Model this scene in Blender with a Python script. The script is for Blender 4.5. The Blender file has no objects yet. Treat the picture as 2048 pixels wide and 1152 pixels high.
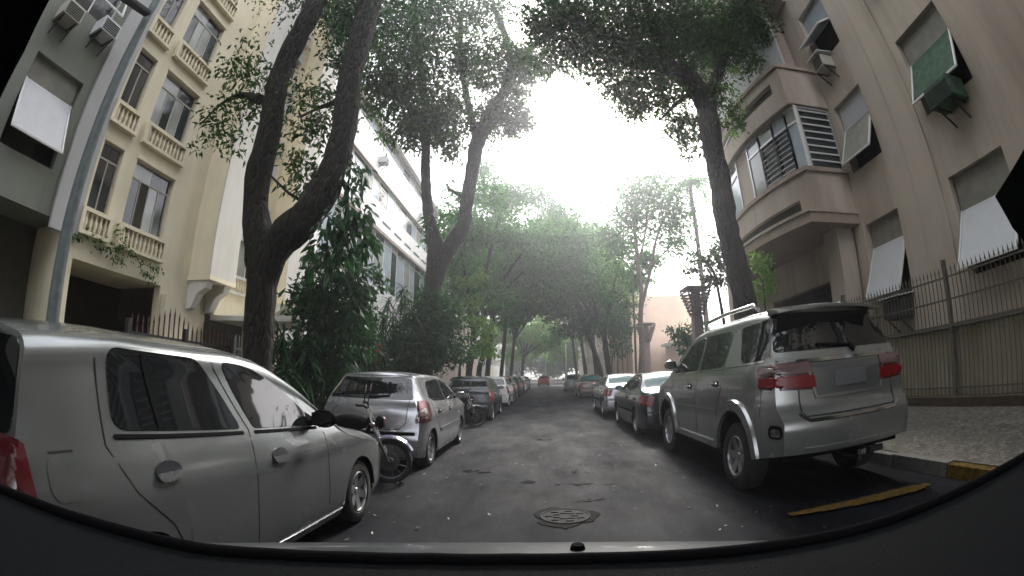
import bpy, bmesh, math, random
import numpy as np
from mathutils import Vector, Matrix
from mathutils.bvhtree import BVHTree
R = math.radians
rnd = random.Random(7)
C = bpy.context.scene.collection
scene = bpy.context.scene

# ------------------------------------------------------------------ camera (wide dashboard lens, equidistant projection)
F = 892.0; PIT, YAW, ROL = R(11.33), R(4.08), R(0.24); HC = 1.4
cam = bpy.data.cameras.new('dash_camera')
cam.type = 'PANO'
cam.panorama_type = 'FISHEYE_LENS_POLYNOMIAL'
cam.sensor_fit = 'HORIZONTAL'; cam.sensor_width = 36.0
cam.fisheye_fov = R(178)
cam.fisheye_polynomial_k0 = 0.0
cam.fisheye_polynomial_k1 = -2048.0/36.0/F
cam.fisheye_polynomial_k2 = cam.fisheye_polynomial_k3 = cam.fisheye_polynomial_k4 = 0.0
cam.clip_start = 0.02; cam.clip_end = 2000
co = bpy.data.objects.new('dash_camera', cam); C.objects.link(co)
_c, _s = math.cos(ROL), math.sin(ROL); A_ = Matrix(((_c,0,_s),(0,1,0),(-_s,0,_c)))
_c, _s = math.cos(PIT), math.sin(PIT); B_ = Matrix(((1,0,0),(0,_c,-_s),(0,_s,_c)))
_c, _s = math.cos(YAW), math.sin(YAW); G_ = Matrix(((_c,-_s,0),(_s,_c,0),(0,0,1)))
CM = G_ @ B_ @ A_
rot = Matrix((CM.col[0], CM.col[2], -CM.col[1])).transposed()   # camera x, y(up), z(back)
co.matrix_world = Matrix.Translation((0,0,HC)) @ rot.to_4x4()
scene.camera = co

# ------------------------------------------------------------------ light
SUN_EL, SUN_AZ = R(38), R(13)        # ahead of the camera, a little to the right, behind thin overcast
world = bpy.data.worlds.new('World'); scene.world = world; world.use_nodes = True
nt = world.node_tree; nt.nodes.clear()
out = nt.nodes.new('ShaderNodeOutputWorld'); bg = nt.nodes.new('ShaderNodeBackground')
sky = nt.nodes.new('ShaderNodeTexSky'); sky.sky_type = 'NISHITA'; sky.sun_disc = False
sky.sun_elevation = SUN_EL; sky.sun_rotation = SUN_AZ; sky.dust_density = 4.0; sky.air_density = 1.0; sky.ozone_density = 1.0
mixw = nt.nodes.new('ShaderNodeMix'); mixw.data_type = 'RGBA'; mixw.inputs[0].default_value = 0.72
mixw.inputs[7].default_value = (9.4, 9.5, 9.9, 1)               # even cloud deck
nt.links.new(sky.outputs[0], mixw.inputs[6]); nt.links.new(mixw.outputs[2], bg.inputs[0])
bg.inputs[1].default_value = 0.12
nt.links.new(bg.outputs[0], out.inputs[0])
sl = bpy.data.lights.new('sun', 'SUN'); sl.energy = 1.9; sl.angle = R(14); sl.color = (1, .96, .9)
so = bpy.data.objects.new('sun', sl); C.objects.link(so)
sd = Vector((math.sin(SUN_AZ)*math.cos(SUN_EL), math.cos(SUN_AZ)*math.cos(SUN_EL), math.sin(SUN_EL)))
so.rotation_euler = sd.to_track_quat('Z', 'Y').to_euler(); so.location = (0, 40, 60)
vs = scene.view_settings; vs.view_transform = 'Standard'; vs.look = 'None'; vs.gamma = 1; vs.use_curve_mapping = False
vs.exposure = 1.7
scene.render.engine = 'CYCLES'
scene.cycles.max_bounces = 6; scene.cycles.diffuse_bounces = 3; scene.cycles.glossy_bounces = 3
scene.cycles.transmission_bounces = 4; scene.cycles.transparent_max_bounces = 8
scene.cycles.caustics_reflective = False; scene.cycles.caustics_refractive = False

# ------------------------------------------------------------------ helpers
def ray(px, py):
    x = px-1024; y = -(py-576); r = math.hypot(x, y)+1e-9; th = r/F
    return CM @ Vector((math.sin(th)*x/r, math.cos(th), math.sin(th)*y/r))
CAM = Vector((0,0,HC))
def at(px, py, Y): d = ray(px, py); return CAM + d*(Y/d.y)
def at_x(px, py, X): d = ray(px, py); return CAM + d*(X/d.x)
def at_z(px, py, Z): d = ray(px, py); return CAM + d*((Z-HC)/d.z)

def mat(name, col, rough=.7, metal=0., var=0., scale=3., bump=0., bscale=40., spec=.5, coat=0., stain=None, sscale=.6, detail=6):
    m = bpy.data.materials.new(name); m.use_nodes = True; t = m.node_tree; b = t.nodes['Principled BSDF']
    b.inputs['Base Color'].default_value = (*col, 1); b.inputs['Roughness'].default_value = rough
    b.inputs['Metallic'].default_value = metal; b.inputs['Specular IOR Level'].default_value = spec
    b.inputs['Coat Weight'].default_value = coat; b.inputs['Coat Roughness'].default_value = .05
    tc = t.nodes.new('ShaderNodeTexCoord')
    last = None
    if var:
        n = t.nodes.new('ShaderNodeTexNoise'); n.inputs['Scale'].default_value = scale; n.inputs['Detail'].default_value = detail
        t.links.new(tc.outputs['Object'], n.inputs['Vector'])
        r = t.nodes.new('ShaderNodeValToRGB'); r.color_ramp.elements[0].position = .3; r.color_ramp.elements[1].position = .72
        r.color_ramp.elements[0].color = (*[c*(1-var) for c in col], 1); r.color_ramp.elements[1].color = (*[min(1, c*(1+var)) for c in col], 1)
        t.links.new(n.outputs['Fac'], r.inputs['Fac']); last = r.outputs['Color']
    if stain:
        mp = t.nodes.new('ShaderNodeMapping'); mp.inputs['Scale'].default_value = (1, 1, .16)
        t.links.new(tc.outputs['Object'], mp.inputs['Vector'])
        n2 = t.nodes.new('ShaderNodeTexNoise'); n2.inputs['Scale'].default_value = sscale; n2.inputs['Detail'].default_value = 8
        n2.inputs['Roughness'].default_value = .65
        t.links.new(mp.outputs[0], n2.inputs['Vector'])
        r2 = t.nodes.new('ShaderNodeValToRGB'); r2.color_ramp.elements[0].position = .44; r2.color_ramp.elements[1].position = .72
        r2.color_ramp.elements[0].color = (0,0,0,1); r2.color_ramp.elements[1].color = (.9,.9,.9,1)
        t.links.new(n2.outputs['Fac'], r2.inputs['Fac'])
        mp2 = t.nodes.new('ShaderNodeMapping'); mp2.inputs['Scale'].default_value = (3.2, 3.2, .14); t.links.new(tc.outputs['Object'], mp2.inputs['Vector'])
        n4 = t.nodes.new('ShaderNodeTexNoise'); n4.inputs['Scale'].default_value = sscale*1.4; n4.inputs['Detail'].default_value = 5; t.links.new(mp2.outputs[0], n4.inputs['Vector'])
        m4 = t.nodes.new('ShaderNodeMapRange'); m4.inputs['From Min'].default_value = .5; m4.inputs['From Max'].default_value = .78; m4.inputs['To Max'].default_value = .6; t.links.new(n4.outputs['Fac'], m4.inputs['Value'])
        mm = t.nodes.new('ShaderNodeMath'); mm.operation = 'MAXIMUM'; t.links.new(r2.outputs['Color'], mm.inputs[0]); t.links.new(m4.outputs[0], mm.inputs[1])
        mx = t.nodes.new('ShaderNodeMix'); mx.data_type = 'RGBA'
        t.links.new(mm.outputs[0], mx.inputs[0])
        if last: t.links.new(last, mx.inputs[6])
        else: mx.inputs[6].default_value = (*col, 1)
        mx.inputs[7].default_value = (*stain, 1); last = mx.outputs[2]
    if last: t.links.new(last, b.inputs['Base Color'])
    if bump:
        n3 = t.nodes.new('ShaderNodeTexNoise'); n3.inputs['Scale'].default_value = bscale; n3.inputs['Detail'].default_value = 5
        t.links.new(tc.outputs['Object'], n3.inputs['Vector'])
        bp = t.nodes.new('ShaderNodeBump'); bp.inputs['Strength'].default_value = bump; bp.inputs['Distance'].default_value = .02
        t.links.new(n3.outputs['Fac'], bp.inputs['Height']); t.links.new(bp.outputs[0], b.inputs['Normal'])
    return m

def leafmat(name, c1, c2, trans=.35):
    m = bpy.data.materials.new(name); m.use_nodes = True; t = m.node_tree; b = t.nodes['Principled BSDF']
    g = t.nodes.new('ShaderNodeNewGeometry'); r = t.nodes.new('ShaderNodeValToRGB')
    r.color_ramp.elements[0].color = (*c1, 1); r.color_ramp.elements[1].color = (*c2, 1)
    t.links.new(g.outputs['Random Per Island'], r.inputs['Fac']); t.links.new(r.outputs[0], b.inputs['Base Color'])
    b.inputs['Roughness'].default_value = .45; b.inputs['Specular IOR Level'].default_value = .35
    tr = t.nodes.new('ShaderNodeBsdfTranslucent'); t.links.new(r.outputs[0], tr.inputs['Color'])
    mx = t.nodes.new('ShaderNodeMixShader'); mx.inputs[0].default_value = trans
    t.links.new(b.outputs[0], mx.inputs[1]); t.links.new(tr.outputs[0], mx.inputs[2])
    t.links.new(mx.outputs[0], t.nodes['Material Output'].inputs['Surface'])
    return m

def tag(o, label=None, cat=None, group=None, kind=None):
    if label: o['label'] = label
    if cat: o['category'] = cat
    if group: o['group'] = group
    if kind: o['kind'] = kind
    return o
def thing(name, label, cat, loc=(0,0,0), rz=0, group=None):
    o = bpy.data.objects.new(name, None); o.empty_display_size = .2; C.objects.link(o)
    o.location = loc; o.rotation_euler = (0,0,rz)
    return tag(o, label, cat, group)

class MB:                                    # a small mesh collector
    def __init__(s): s.v = []; s.f = []
    def add(s, vs, fs):
        n = len(s.v); s.v += [tuple(p) for p in vs]; s.f += [tuple(i+n for i in f) for f in fs]; return s
    def box(s, x0, x1, y0, y1, z0, z1):
        return s.add([(x0,y0,z0),(x1,y0,z0),(x1,y1,z0),(x0,y1,z0),(x0,y0,z1),(x1,y0,z1),(x1,y1,z1),(x0,y1,z1)],
                     [(0,3,2,1),(4,5,6,7),(0,1,5,4),(1,2,6,5),(2,3,7,6),(3,0,4,7)])
    def bar(s, a, b, w, h=None, up=(0,0,1)):   # square bar from a to b
        a = Vector(a); b = Vector(b); h = h or w; d = (b-a).normalized(); u = Vector(up)
        if abs(d.dot(u)) > .98: u = Vector((1,0,0))
        sx = d.cross(u).normalized(); sz = sx.cross(d)
        q = [sx*w/2+sz*h/2, -sx*w/2+sz*h/2, -sx*w/2-sz*h/2, sx*w/2-sz*h/2]
        return s.add([a+k for k in q]+[b+k for k in q], [(0,1,5,4),(1,2,6,5),(2,3,7,6),(3,0,4,7),(3,2,1,0),(4,5,6,7)])
    def tube(s, pts, rad, n=10, jit=0, rr=None, cap=True):
        pts = [Vector(p) for p in pts]; rings = []
        if not hasattr(rad, '__len__'): rad = [rad]*len(pts)
        u = None
        for i, p in enumerate(pts):
            d = (pts[min(i+1, len(pts)-1)]-pts[max(i-1, 0)]).normalized()
            if u is None: u = d.orthogonal().normalized()
            u = (u-d*u.dot(d)).normalized(); w = d.cross(u)
            rings.append([p+(u*math.cos(2*math.pi*k/n)+w*math.sin(2*math.pi*k/n))*rad[i]*(1+(rr.uniform(-jit, jit) if jit else 0)) for k in range(n)])
        vs_ = [q for r_ in rings for q in r_]; fs = []
        for i in range(len(pts)-1):
            for k in range(n): fs.append((i*n+k, i*n+(k+1)%n, (i+1)*n+(k+1)%n, (i+1)*n+k))
        if cap: fs.append(tuple(range(n-1,-1,-1))); fs.append(tuple((len(pts)-1)*n+k for k in range(n)))
        return s.add(vs_, fs)
    def lathe(s, prof, n=16, c=(0,0,0), axis='z'):   # prof: (radius, height)
        vs_ = []; m = len(prof)
        for k in range(n):
            a = 2*math.pi*k/n
            for r_, h in prof:
                x, y = r_*math.cos(a), r_*math.sin(a)
                p = (x, y, h) if axis == 'z' else (h, x, y)
                vs_.append((p[0]+c[0], p[1]+c[1], p[2]+c[2]))
        fs = [(k*m+i, ((k+1)%n)*m+i, ((k+1)%n)*m+i+1, k*m+i+1) for k in range(n) for i in range(m-1)]
        return s.add(vs_, fs)
    def mesh(s, name):
        me = bpy.data.meshes.new(name); me.from_pydata(s.v, [], s.f); me.update(); return me
    def build(s, name, m, parent=None, smooth=None, bevel=0, loc=None):
        me = s.mesh(name); o = bpy.data.objects.new(name, me); C.objects.link(o)
        if m: me.materials.append(m)
        fin(me, smooth, bevel)
        if parent is not None:
            o.parent = parent
            if parent.type == 'EMPTY' and 'world' in parent: o.location = -Vector(parent.location)
        if loc is not None: o.location = loc
        return o
def fin(me, smooth=None, bevel=0):
    if bevel:
        bm = bmesh.new(); bm.from_mesh(me); bmesh.ops.remove_doubles(bm, verts=bm.verts, dist=1e-5)
        bmesh.ops.bevel(bm, geom=[e for e in bm.edges if e.is_manifold and e.calc_face_angle(0) > .5], offset=bevel, segments=2, affect='EDGES', profile=.6)
        bm.to_mesh(me); bm.free()
    if smooth:
        me.shade_smooth(); me.set_sharp_from_angle(angle=R(smooth))
def wthing(name, label, cat, loc, group=None):        # thing whose parts are given in world coordinates
    o = thing(name, label, cat, loc, 0, group); o['world'] = 1; return o
def inst(o, loc, parent=None, rz=None, name=None):   # copy sharing the mesh
    c = o.copy(); C.objects.link(c); c.location = loc
    if parent is not None: c.parent = parent
    if rz is not None: c.rotation_euler = (0,0,rz)
    return c
def copy_tree(o, parent=None):
    c = o.copy(); C.objects.link(c)
    if parent is not None: c.parent = parent
    for ch in list(o.children): copy_tree(ch, c)
    return c

# facade wall in the plane x = X, seen from side `s` (+1: outside is +x), with rectangular openings and reveals
def facade(X, s, y0, y1, z0, z1, holes, reveal=.22):
    ys = sorted({y0, y1, *[h[0] for h in holes], *[h[1] for h in holes]})
    zs = sorted({z0, z1, *[h[2] for h in holes], *[h[3] for h in holes]})
    b = MB()
    def q(p): b.add(p if s > 0 else p[::-1], [(0,1,2,3)])
    for i in range(len(ys)-1):
        for j in range(len(zs)-1):
            ym, zm = (ys[i]+ys[i+1])/2, (zs[j]+zs[j+1])/2
            if any(h[0] < ym < h[1] and h[2] < zm < h[3] for h in holes): continue
            q([(X,ys[i],zs[j]),(X,ys[i+1],zs[j]),(X,ys[i+1],zs[j+1]),(X,ys[i],zs[j+1])])
    xi = X-s*reveal
    for h in holes:
        a, e, l, t = h[:4]
        q([(X,a,l),(xi,a,l),(xi,e,l),(X,e,l)][::-1]); q([(X,a,t),(X,e,t),(xi,e,t),(xi,a,t)][::-1])
        q([(X,a,l),(X,a,t),(xi,a,t),(xi,a,l)][::-1]); q([(X,e,l),(xi,e,l),(xi,e,t),(X,e,t)][::-1])
    # side and top returns so that it is a solid block
    D = X-s*7
    q([(D,y0,z0),(X,y0,z0),(X,y0,z1),(D,y0,z1)]); q([(X,y1,z0),(D,y1,z0),(D,y1,z1),(X,y1,z1)])
    q([(X,y0,z1),(X,y1,z1),(D,y1,z1),(D,y0,z1)]); q([(D,y1,z0),(D,y0,z0),(D,y0,z1),(D,y1,z1)])
    return b

# ------------------------------------------------------------------ materials
M = {}
M['asphalt'] = mat('asphalt', (.008,.009,.0125), .55, spec=.07, var=.7, scale=1.1, bump=.8, bscale=140, detail=9, stain=(.012,.012,.014), sscale=.5)
M['patch'] = mat('patch', (.005,.005,.006), .85, spec=.1, var=.5, scale=14, bump=.8, bscale=60)
M['stone'] = mat('sidewalk_stone', (.115,.105,.085), .8, var=.3, scale=9, bump=.6, bscale=30, stain=(.08,.073,.055))
M['kerb'] = mat('kerb_granite', (.13,.125,.115), .8, var=.25, scale=20, bump=.3)
M['yellow'] = mat('yellow_paint', (.12,.073,.014), .8, spec=.1, var=.6, scale=22, stain=(.02,.019,.016), sscale=7)
M['earth'] = mat('earth', (.06,.045,.03), .95, var=.3, scale=8, bump=.6)
M['ground'] = mat('ground', (.12,.11,.1), .9, var=.2)
M['cream'] = mat('cream_render', (.83,.755,.56), .85, var=.06, scale=1.5, bump=.15, bscale=60, stain=(.66,.60,.47), sscale=.7)
M['creamw'] = mat('white_render', (.72,.70,.66), .85, var=.05, scale=1.5, bump=.1, stain=(.55,.53,.47))
M['peach'] = mat('peach_render', (.72,.55,.42), .85, var=.06, scale=1.2, stain=(.58,.44,.34))
M['greyb'] = mat('grey_green_render', (.24,.255,.22), .85, var=.08, scale=1.2, stain=(.17,.18,.14), bump=.1)
M['greyp'] = mat('pale_grey_render', (.46,.46,.46), .85, var=.06, scale=1.2, stain=(.42,.42,.39), bump=.1)
M['beige'] = mat('beige_render', (.50,.43,.355), .85, var=.07, scale=1.0, bump=.15, bscale=50, stain=(.30,.24,.185), sscale=.8)
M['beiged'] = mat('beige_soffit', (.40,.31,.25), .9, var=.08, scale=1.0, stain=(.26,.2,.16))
M['white'] = mat('white_building', (.86,.84,.84), .8, var=.03, scale=1.0, stain=(.66,.64,.62))
M['recess'] = mat('recess_shade', (.05,.047,.035), .9, var=.2, scale=2)  # dark base colour stands for the shade inside rooms and openings
M['garage'] = mat('garage_grey', (.11,.11,.095), .7, var=.12, scale=3)
M['glass'] = mat('window_glass', (.03,.035,.036), .06, spec=.6, var=.4, scale=.7)
M['glassl'] = mat('window_glass_curtain', (.34,.35,.33), .10, spec=.6, var=.25, scale=1.4)
M['glassb'] = mat('window_glass_pale', (.42,.47,.52), .08, spec=.7, var=.2, scale=1)
M['curtain'] = mat('curtain', (.62,.62,.62), .9, var=.15, scale=5); M['blade'] = mat('pale_blade', (.55,.58,.60), .25, var=.1); M['alu'] = mat('aluminium', (.55,.55,.55), .4, .6)  # pale backing and blade colours carry the louvres' reflected light
M['wframe'] = mat('white_frame', (.72,.72,.70), .5, var=.05)
M['gframe'] = mat('grey_frame', (.45,.43,.37), .6, var=.1)
M['shutter'] = mat('shutter_white', (.60,.61,.63), .6, var=.04, scale=4)
M['shutterd'] = mat('shutter_shaded', (.30,.29,.25), .7, var=.15, scale=4)  # darker copy for recessed slats, depth shading put into its colour
M['green'] = mat('mildew_green', (.05,.10,.06), .8, var=.4, scale=6)
M['ironf'] = mat('iron_fence', (.10,.09,.072), .7, var=.3, scale=10)
M['iron'] = mat('iron_dark', (.028,.03,.028), .6, var=.3, scale=10)
M['ironr'] = mat('iron_rust', (.10,.045,.035), .75, var=.4, scale=15)
M['ironw'] = mat('iron_pale', (.42,.42,.38), .6, var=.2, scale=8)
M['polemetal'] = mat('pole_galvanised', (.16,.19,.19), .6, .2, var=.2, scale=6, stain=(.09,.10,.10))
M['concrete'] = mat('tower_concrete', (.27,.225,.215), .9, var=.15, scale=5, bump=.3, stain=(.16,.13,.12))
def barkmat(name, c0, c1, moss, k=1.):
    m = bpy.data.materials.new(name); m.use_nodes = True; t = m.node_tree; p = t.nodes['Principled BSDF']; p.inputs['Roughness'].default_value = .95
    tc = t.nodes.new('ShaderNodeTexCoord'); mp = t.nodes.new('ShaderNodeMapping'); mp.inputs['Scale'].default_value = (1,1,.28); t.links.new(tc.outputs['Object'], mp.inputs[0])
    n1 = t.nodes.new('ShaderNodeTexNoise'); n1.inputs['Scale'].default_value = 16*k; n1.inputs['Detail'].default_value = 8; n1.inputs['Roughness'].default_value = .7; t.links.new(mp.outputs[0], n1.inputs['Vector'])
    vo = t.nodes.new('ShaderNodeTexVoronoi'); vo.feature = 'DISTANCE_TO_EDGE'; vo.inputs['Scale'].default_value = 11*k; t.links.new(mp.outputs[0], vo.inputs['Vector'])
    r1 = t.nodes.new('ShaderNodeValToRGB'); r1.color_ramp.elements[0].position = .32; r1.color_ramp.elements[1].position = .70; r1.color_ramp.elements[0].color = (*c0,1); r1.color_ramp.elements[1].color = (*c1,1); t.links.new(n1.outputs['Fac'], r1.inputs['Fac'])
    n2 = t.nodes.new('ShaderNodeTexNoise'); n2.inputs['Scale'].default_value = 2.2; n2.inputs['Detail'].default_value = 6; t.links.new(tc.outputs['Object'], n2.inputs['Vector'])
    r2 = t.nodes.new('ShaderNodeValToRGB'); r2.color_ramp.elements[0].position = .52; r2.color_ramp.elements[1].position = .66; t.links.new(n2.outputs['Fac'], r2.inputs['Fac'])
    mx = t.nodes.new('ShaderNodeMix'); mx.data_type = 'RGBA'; t.links.new(r2.outputs[0], mx.inputs[0]); t.links.new(r1.outputs[0], mx.inputs[6]); mx.inputs[7].default_value = (*moss,1); t.links.new(mx.outputs[2], p.inputs['Base Color'])
    r3 = t.nodes.new('ShaderNodeMath'); r3.operation = 'MINIMUM'; r3.inputs[1].default_value = .22; t.links.new(vo.outputs['Distance'], r3.inputs[0])
    ad = t.nodes.new('ShaderNodeMath'); ad.operation = 'MULTIPLY_ADD'; ad.inputs[1].default_value = 3.; t.links.new(r3.outputs[0], ad.inputs[0]); t.links.new(n1.outputs['Fac'], ad.inputs[2])
    bp = t.nodes.new('ShaderNodeBump'); bp.inputs['Strength'].default_value = 1; bp.inputs['Distance'].default_value = .08; t.links.new(ad.outputs[0], bp.inputs['Height']); t.links.new(bp.outputs[0], p.inputs['Normal'])
    return m
M['bark'] = barkmat('bark', (.006,.005,.004), (.05,.042,.032), (.014,.022,.008))
M['barkp'] = mat('bark_pale', (.13,.115,.10), .95, var=.3, scale=9, bump=.8, bscale=22)
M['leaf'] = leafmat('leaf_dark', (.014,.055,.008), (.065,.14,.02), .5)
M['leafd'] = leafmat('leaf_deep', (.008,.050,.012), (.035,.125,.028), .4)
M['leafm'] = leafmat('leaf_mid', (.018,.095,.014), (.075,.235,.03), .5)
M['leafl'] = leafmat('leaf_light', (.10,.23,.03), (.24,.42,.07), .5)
M['leafr'] = leafmat('leaf_brownish', (.05,.035,.02), (.11,.075,.045), .35)
M['castiron'] = mat('cast_iron', (.009,.009,.009), .75, spec=.15, var=.5, scale=25, bump=.6, stain=(.018,.016,.013), sscale=9)
M['black'] = mat('black_trim', (.006,.006,.007), .8, spec=.04)
M['rubber'] = mat('rubber', (.018,.018,.018), .85, var=.2, scale=20)
M['carglass'] = mat('car_glass', (.008,.009,.01), .03, spec=.7)
M['tintglass'] = mat('tinted_glass', (.03,.11,.11), .18, spec=.3)
M['chrome'] = mat('chrome', (.7,.7,.7), .12, 1.)
M['rim'] = mat('alloy_rim', (.40,.40,.41), .33, .75, var=.12, scale=12)
M['redlamp'] = mat('lamp_red', (.20,.005,.010), .2, spec=.4, coat=.2)
M['reddeep'] = mat('lamp_red_deep', (.085,.005,.01), .15, spec=.6, coat=.6)
M['clearlamp'] = mat('lamp_clear', (.16,.10,.10), .15, spec=.45, coat=.6)
M['plate'] = mat('plate_grey', (.12,.123,.125), .5)
M['seam'] = mat('seam', (.01,.01,.01), .9)
def paint(n, c, metal=.65, rough=.24):
    m = mat(n, c, rough, metal, var=.05, scale=2.2, coat=.7); t = m.node_tree; p = t.nodes['Principled BSDF']
    nz = t.nodes.new('ShaderNodeTexNoise'); nz.inputs['Scale'].default_value = 2.6; nz.inputs['Detail'].default_value = 5; nz.inputs['Roughness'].default_value = .5
    tc = t.nodes.new('ShaderNodeTexCoord'); t.links.new(tc.outputs['Object'], nz.inputs['Vector'])
    mr = t.nodes.new('ShaderNodeMapRange'); mr.inputs['From Min'].default_value = .35; mr.inputs['From Max'].default_value = .7; mr.inputs['To Min'].default_value = rough*.8; mr.inputs['To Max'].default_value = rough+.05
    t.links.new(nz.outputs['Fac'], mr.inputs['Value']); t.links.new(mr.outputs[0], p.inputs['Roughness'])
    mc = t.nodes.new('ShaderNodeMapRange'); mc.inputs['From Min'].default_value = .4; mc.inputs['From Max'].default_value = .65; mc.inputs['To Min'].default_value = .7; mc.inputs['To Max'].default_value = .55
    t.links.new(nz.outputs['Fac'], mc.inputs['Value']); t.links.new(mc.outputs[0], p.inputs['Coat Weight'])
    return m
P_ = dict(silver=paint('paint_silver', (.195,.21,.21)), champagne=paint('paint_silver_warm', (.31,.32,.31)), bright=paint('paint_silver_bright', (.42,.42,.44)),
          charcoal=paint('paint_charcoal', (.035,.038,.045), .4), dark=paint('paint_dark_blue', (.02,.023,.032), .3), white=paint('paint_white', (.72,.72,.72), 0.),
          brown=paint('paint_brown', (.13,.10,.085), .5), black=paint('paint_black', (.012,.012,.014), .2), grey=paint('paint_grey', (.16,.165,.17), .5),
          red=paint('paint_red', (.4,.10,.05), .1), sage=paint('paint_sage', (.20,.235,.215), .4), wine=paint('paint_wine', (.10,.018,.022), .3))

def tweak_asphalt(m):
    t = m.node_tree; p = t.nodes['Principled BSDF']; tc = t.nodes.new('ShaderNodeTexCoord')
    mp = t.nodes.new('ShaderNodeMapping'); mp.inputs['Scale'].default_value = (1, .35, 1); t.links.new(tc.outputs['Object'], mp.inputs[0])
    n = t.nodes.new('ShaderNodeTexNoise'); n.inputs['Scale'].default_value = 1.3; n.inputs['Detail'].default_value = 8; n.inputs['Roughness'].default_value = .62; t.links.new(mp.outputs[0], n.inputs['Vector'])
    for sock, a, e in (('Roughness', .44, .72), ('Specular IOR Level', .10, .05)):
        r = t.nodes.new('ShaderNodeMapRange'); r.inputs['From Min'].default_value = .30; r.inputs['From Max'].default_value = .68; r.inputs['To Min'].default_value = a; r.inputs['To Max'].default_value = e
        t.links.new(n.outputs['Fac'], r.inputs['Value']); t.links.new(r.outputs[0], p.inputs[sock])
tweak_asphalt(M['asphalt'])
def tweak_stone(m):
    t = m.node_tree; p = t.nodes['Principled BSDF']; tc = t.nodes.new('ShaderNodeTexCoord')
    v = t.nodes.new('ShaderNodeTexVoronoi'); v.inputs['Scale'].default_value = 13; t.links.new(tc.outputs['Object'], v.inputs['Vector'])
    d = t.nodes.new('ShaderNodeTexVoronoi'); d.feature = 'DISTANCE_TO_EDGE'; d.inputs['Scale'].default_value = 13; t.links.new(tc.outputs['Object'], d.inputs['Vector'])
    src = p.inputs['Base Color'].links[0].from_socket
    r = t.nodes.new('ShaderNodeMapRange'); r.inputs['From Max'].default_value = .12; r.inputs['To Min'].default_value = .35; t.links.new(d.outputs['Distance'], r.inputs['Value'])
    h = t.nodes.new('ShaderNodeSeparateColor'); t.links.new(v.outputs['Color'], h.inputs[0])
    k = t.nodes.new('ShaderNodeMapRange'); k.inputs['To Min'].default_value = .65; k.inputs['To Max'].default_value = 1.35; t.links.new(h.outputs[0], k.inputs['Value'])
    q = t.nodes.new('ShaderNodeMath'); q.operation = 'MULTIPLY'; t.links.new(r.outputs[0], q.inputs[0]); t.links.new(k.outputs[0], q.inputs[1])
    mx = t.nodes.new('ShaderNodeVectorMath'); mx.operation = 'SCALE'; t.links.new(src, mx.inputs[0]); t.links.new(q.outputs[0], mx.inputs['Scale']); t.links.new(mx.outputs[0], p.inputs['Base Color'])
tweak_stone(M['stone'])
# ------------------------------------------------------------------ ground, road, pavements
b = MB(); b.add([(-400,-200,-.12),(400,-200,-.12),(400,700,-.12),(-400,700,-.12)], [(0,1,2,3)])
tag(b.build('ground', M['ground']), kind='structure')
b = MB(); n = 40
ys_ = np.linspace(-30, 220, n)
xs_ = [-3.5, -2.2, 0, 2.4, 4.4]; zs_ = [-.07, -.035, 0, -.012, -.05]
b.add([(x, y, z) for y in ys_ for x, z in zip(xs_, zs_)], [(i*5+j, i*5+j+1, i*5+j+6, i*5+j+5) for i in range(n-1) for j in range(4)])
tag(b.build('road', M['asphalt'], smooth=60), kind='structure')
b = MB(); b.add([(-10.5,-30,.10),(-3.65,-30,.08),(-3.65,220,.08),(-10.5,220,.10)], [(0,1,2,3)])
swl = tag(b.build('pavement', M['stone']), kind='structure')
b = MB(); b.add([(4.55,-30,.11),(7.4,-30,.32),(7.4,220,.32),(4.55,220,.11)], [(0,1,2,3)]).add([(7.4,-30,.32),(18,-30,.34),(18,220,.34),(7.4,220,.32)], [(0,1,2,3)])
swr = tag(b.build('pavement', M['stone']), kind='structure')
ks = MB().box(-.075,.075,-.49,.49,-.2,.112); kb = ks.build('kerb_stone', M['kerb'], swr, bevel=.012, loc=(4.475,-4,0))
for i in range(1, 34):
    if i == 7:
        k = inst(kb, (4.475, -4+i, -.01), swr); k.data = kb.data.copy(); k.data.materials[0] = M['yellow']; tag(k, 'yellow painted kerb stone')
    else: inst(kb, (4.475+rnd.uniform(-.01,.01), -4+i, rnd.uniform(-.012,.008)), swr)
b = MB(); b.box(-.075+4.475,4.55,29.6,220,-.2,.11); tag(b.build('kerb', M['kerb']), kind='structure')
b = MB(); b.box(-3.65,-3.5,-30,220,-.2,.085); tag(b.build('kerb', M['kerb']), kind='structure')
# painted bay line on the right, worn
b = MB(); g_ = random.Random(21); pl = []; n_ = 110
for k in range(n_+1):
    u = k/n_; x = 2.22+1.75*u; y = 3.60-.18*u; w = (.05+.07*math.sin(min(1,u*1.35)*math.pi*.5))*(1 if u < .93 else .5)
    pl.append((x, y-w*g_.uniform(.72,1.1), y+w*g_.uniform(.72,1.1)))
zz = lambda x: .012-.03*max(0,(x-2.4)/2)
b.add([(x,a,zz(x)) for x,a,e in pl]+[(x,e,zz(x)) for x,a,e in pl], [(i,i+1,n_+2+i,n_+1+i) for i in range(n_) ])
tag(b.build('painted_line', M['yellow']), 'worn yellow line painted across the asphalt behind the silver off-roader', 'road marking')
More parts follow.
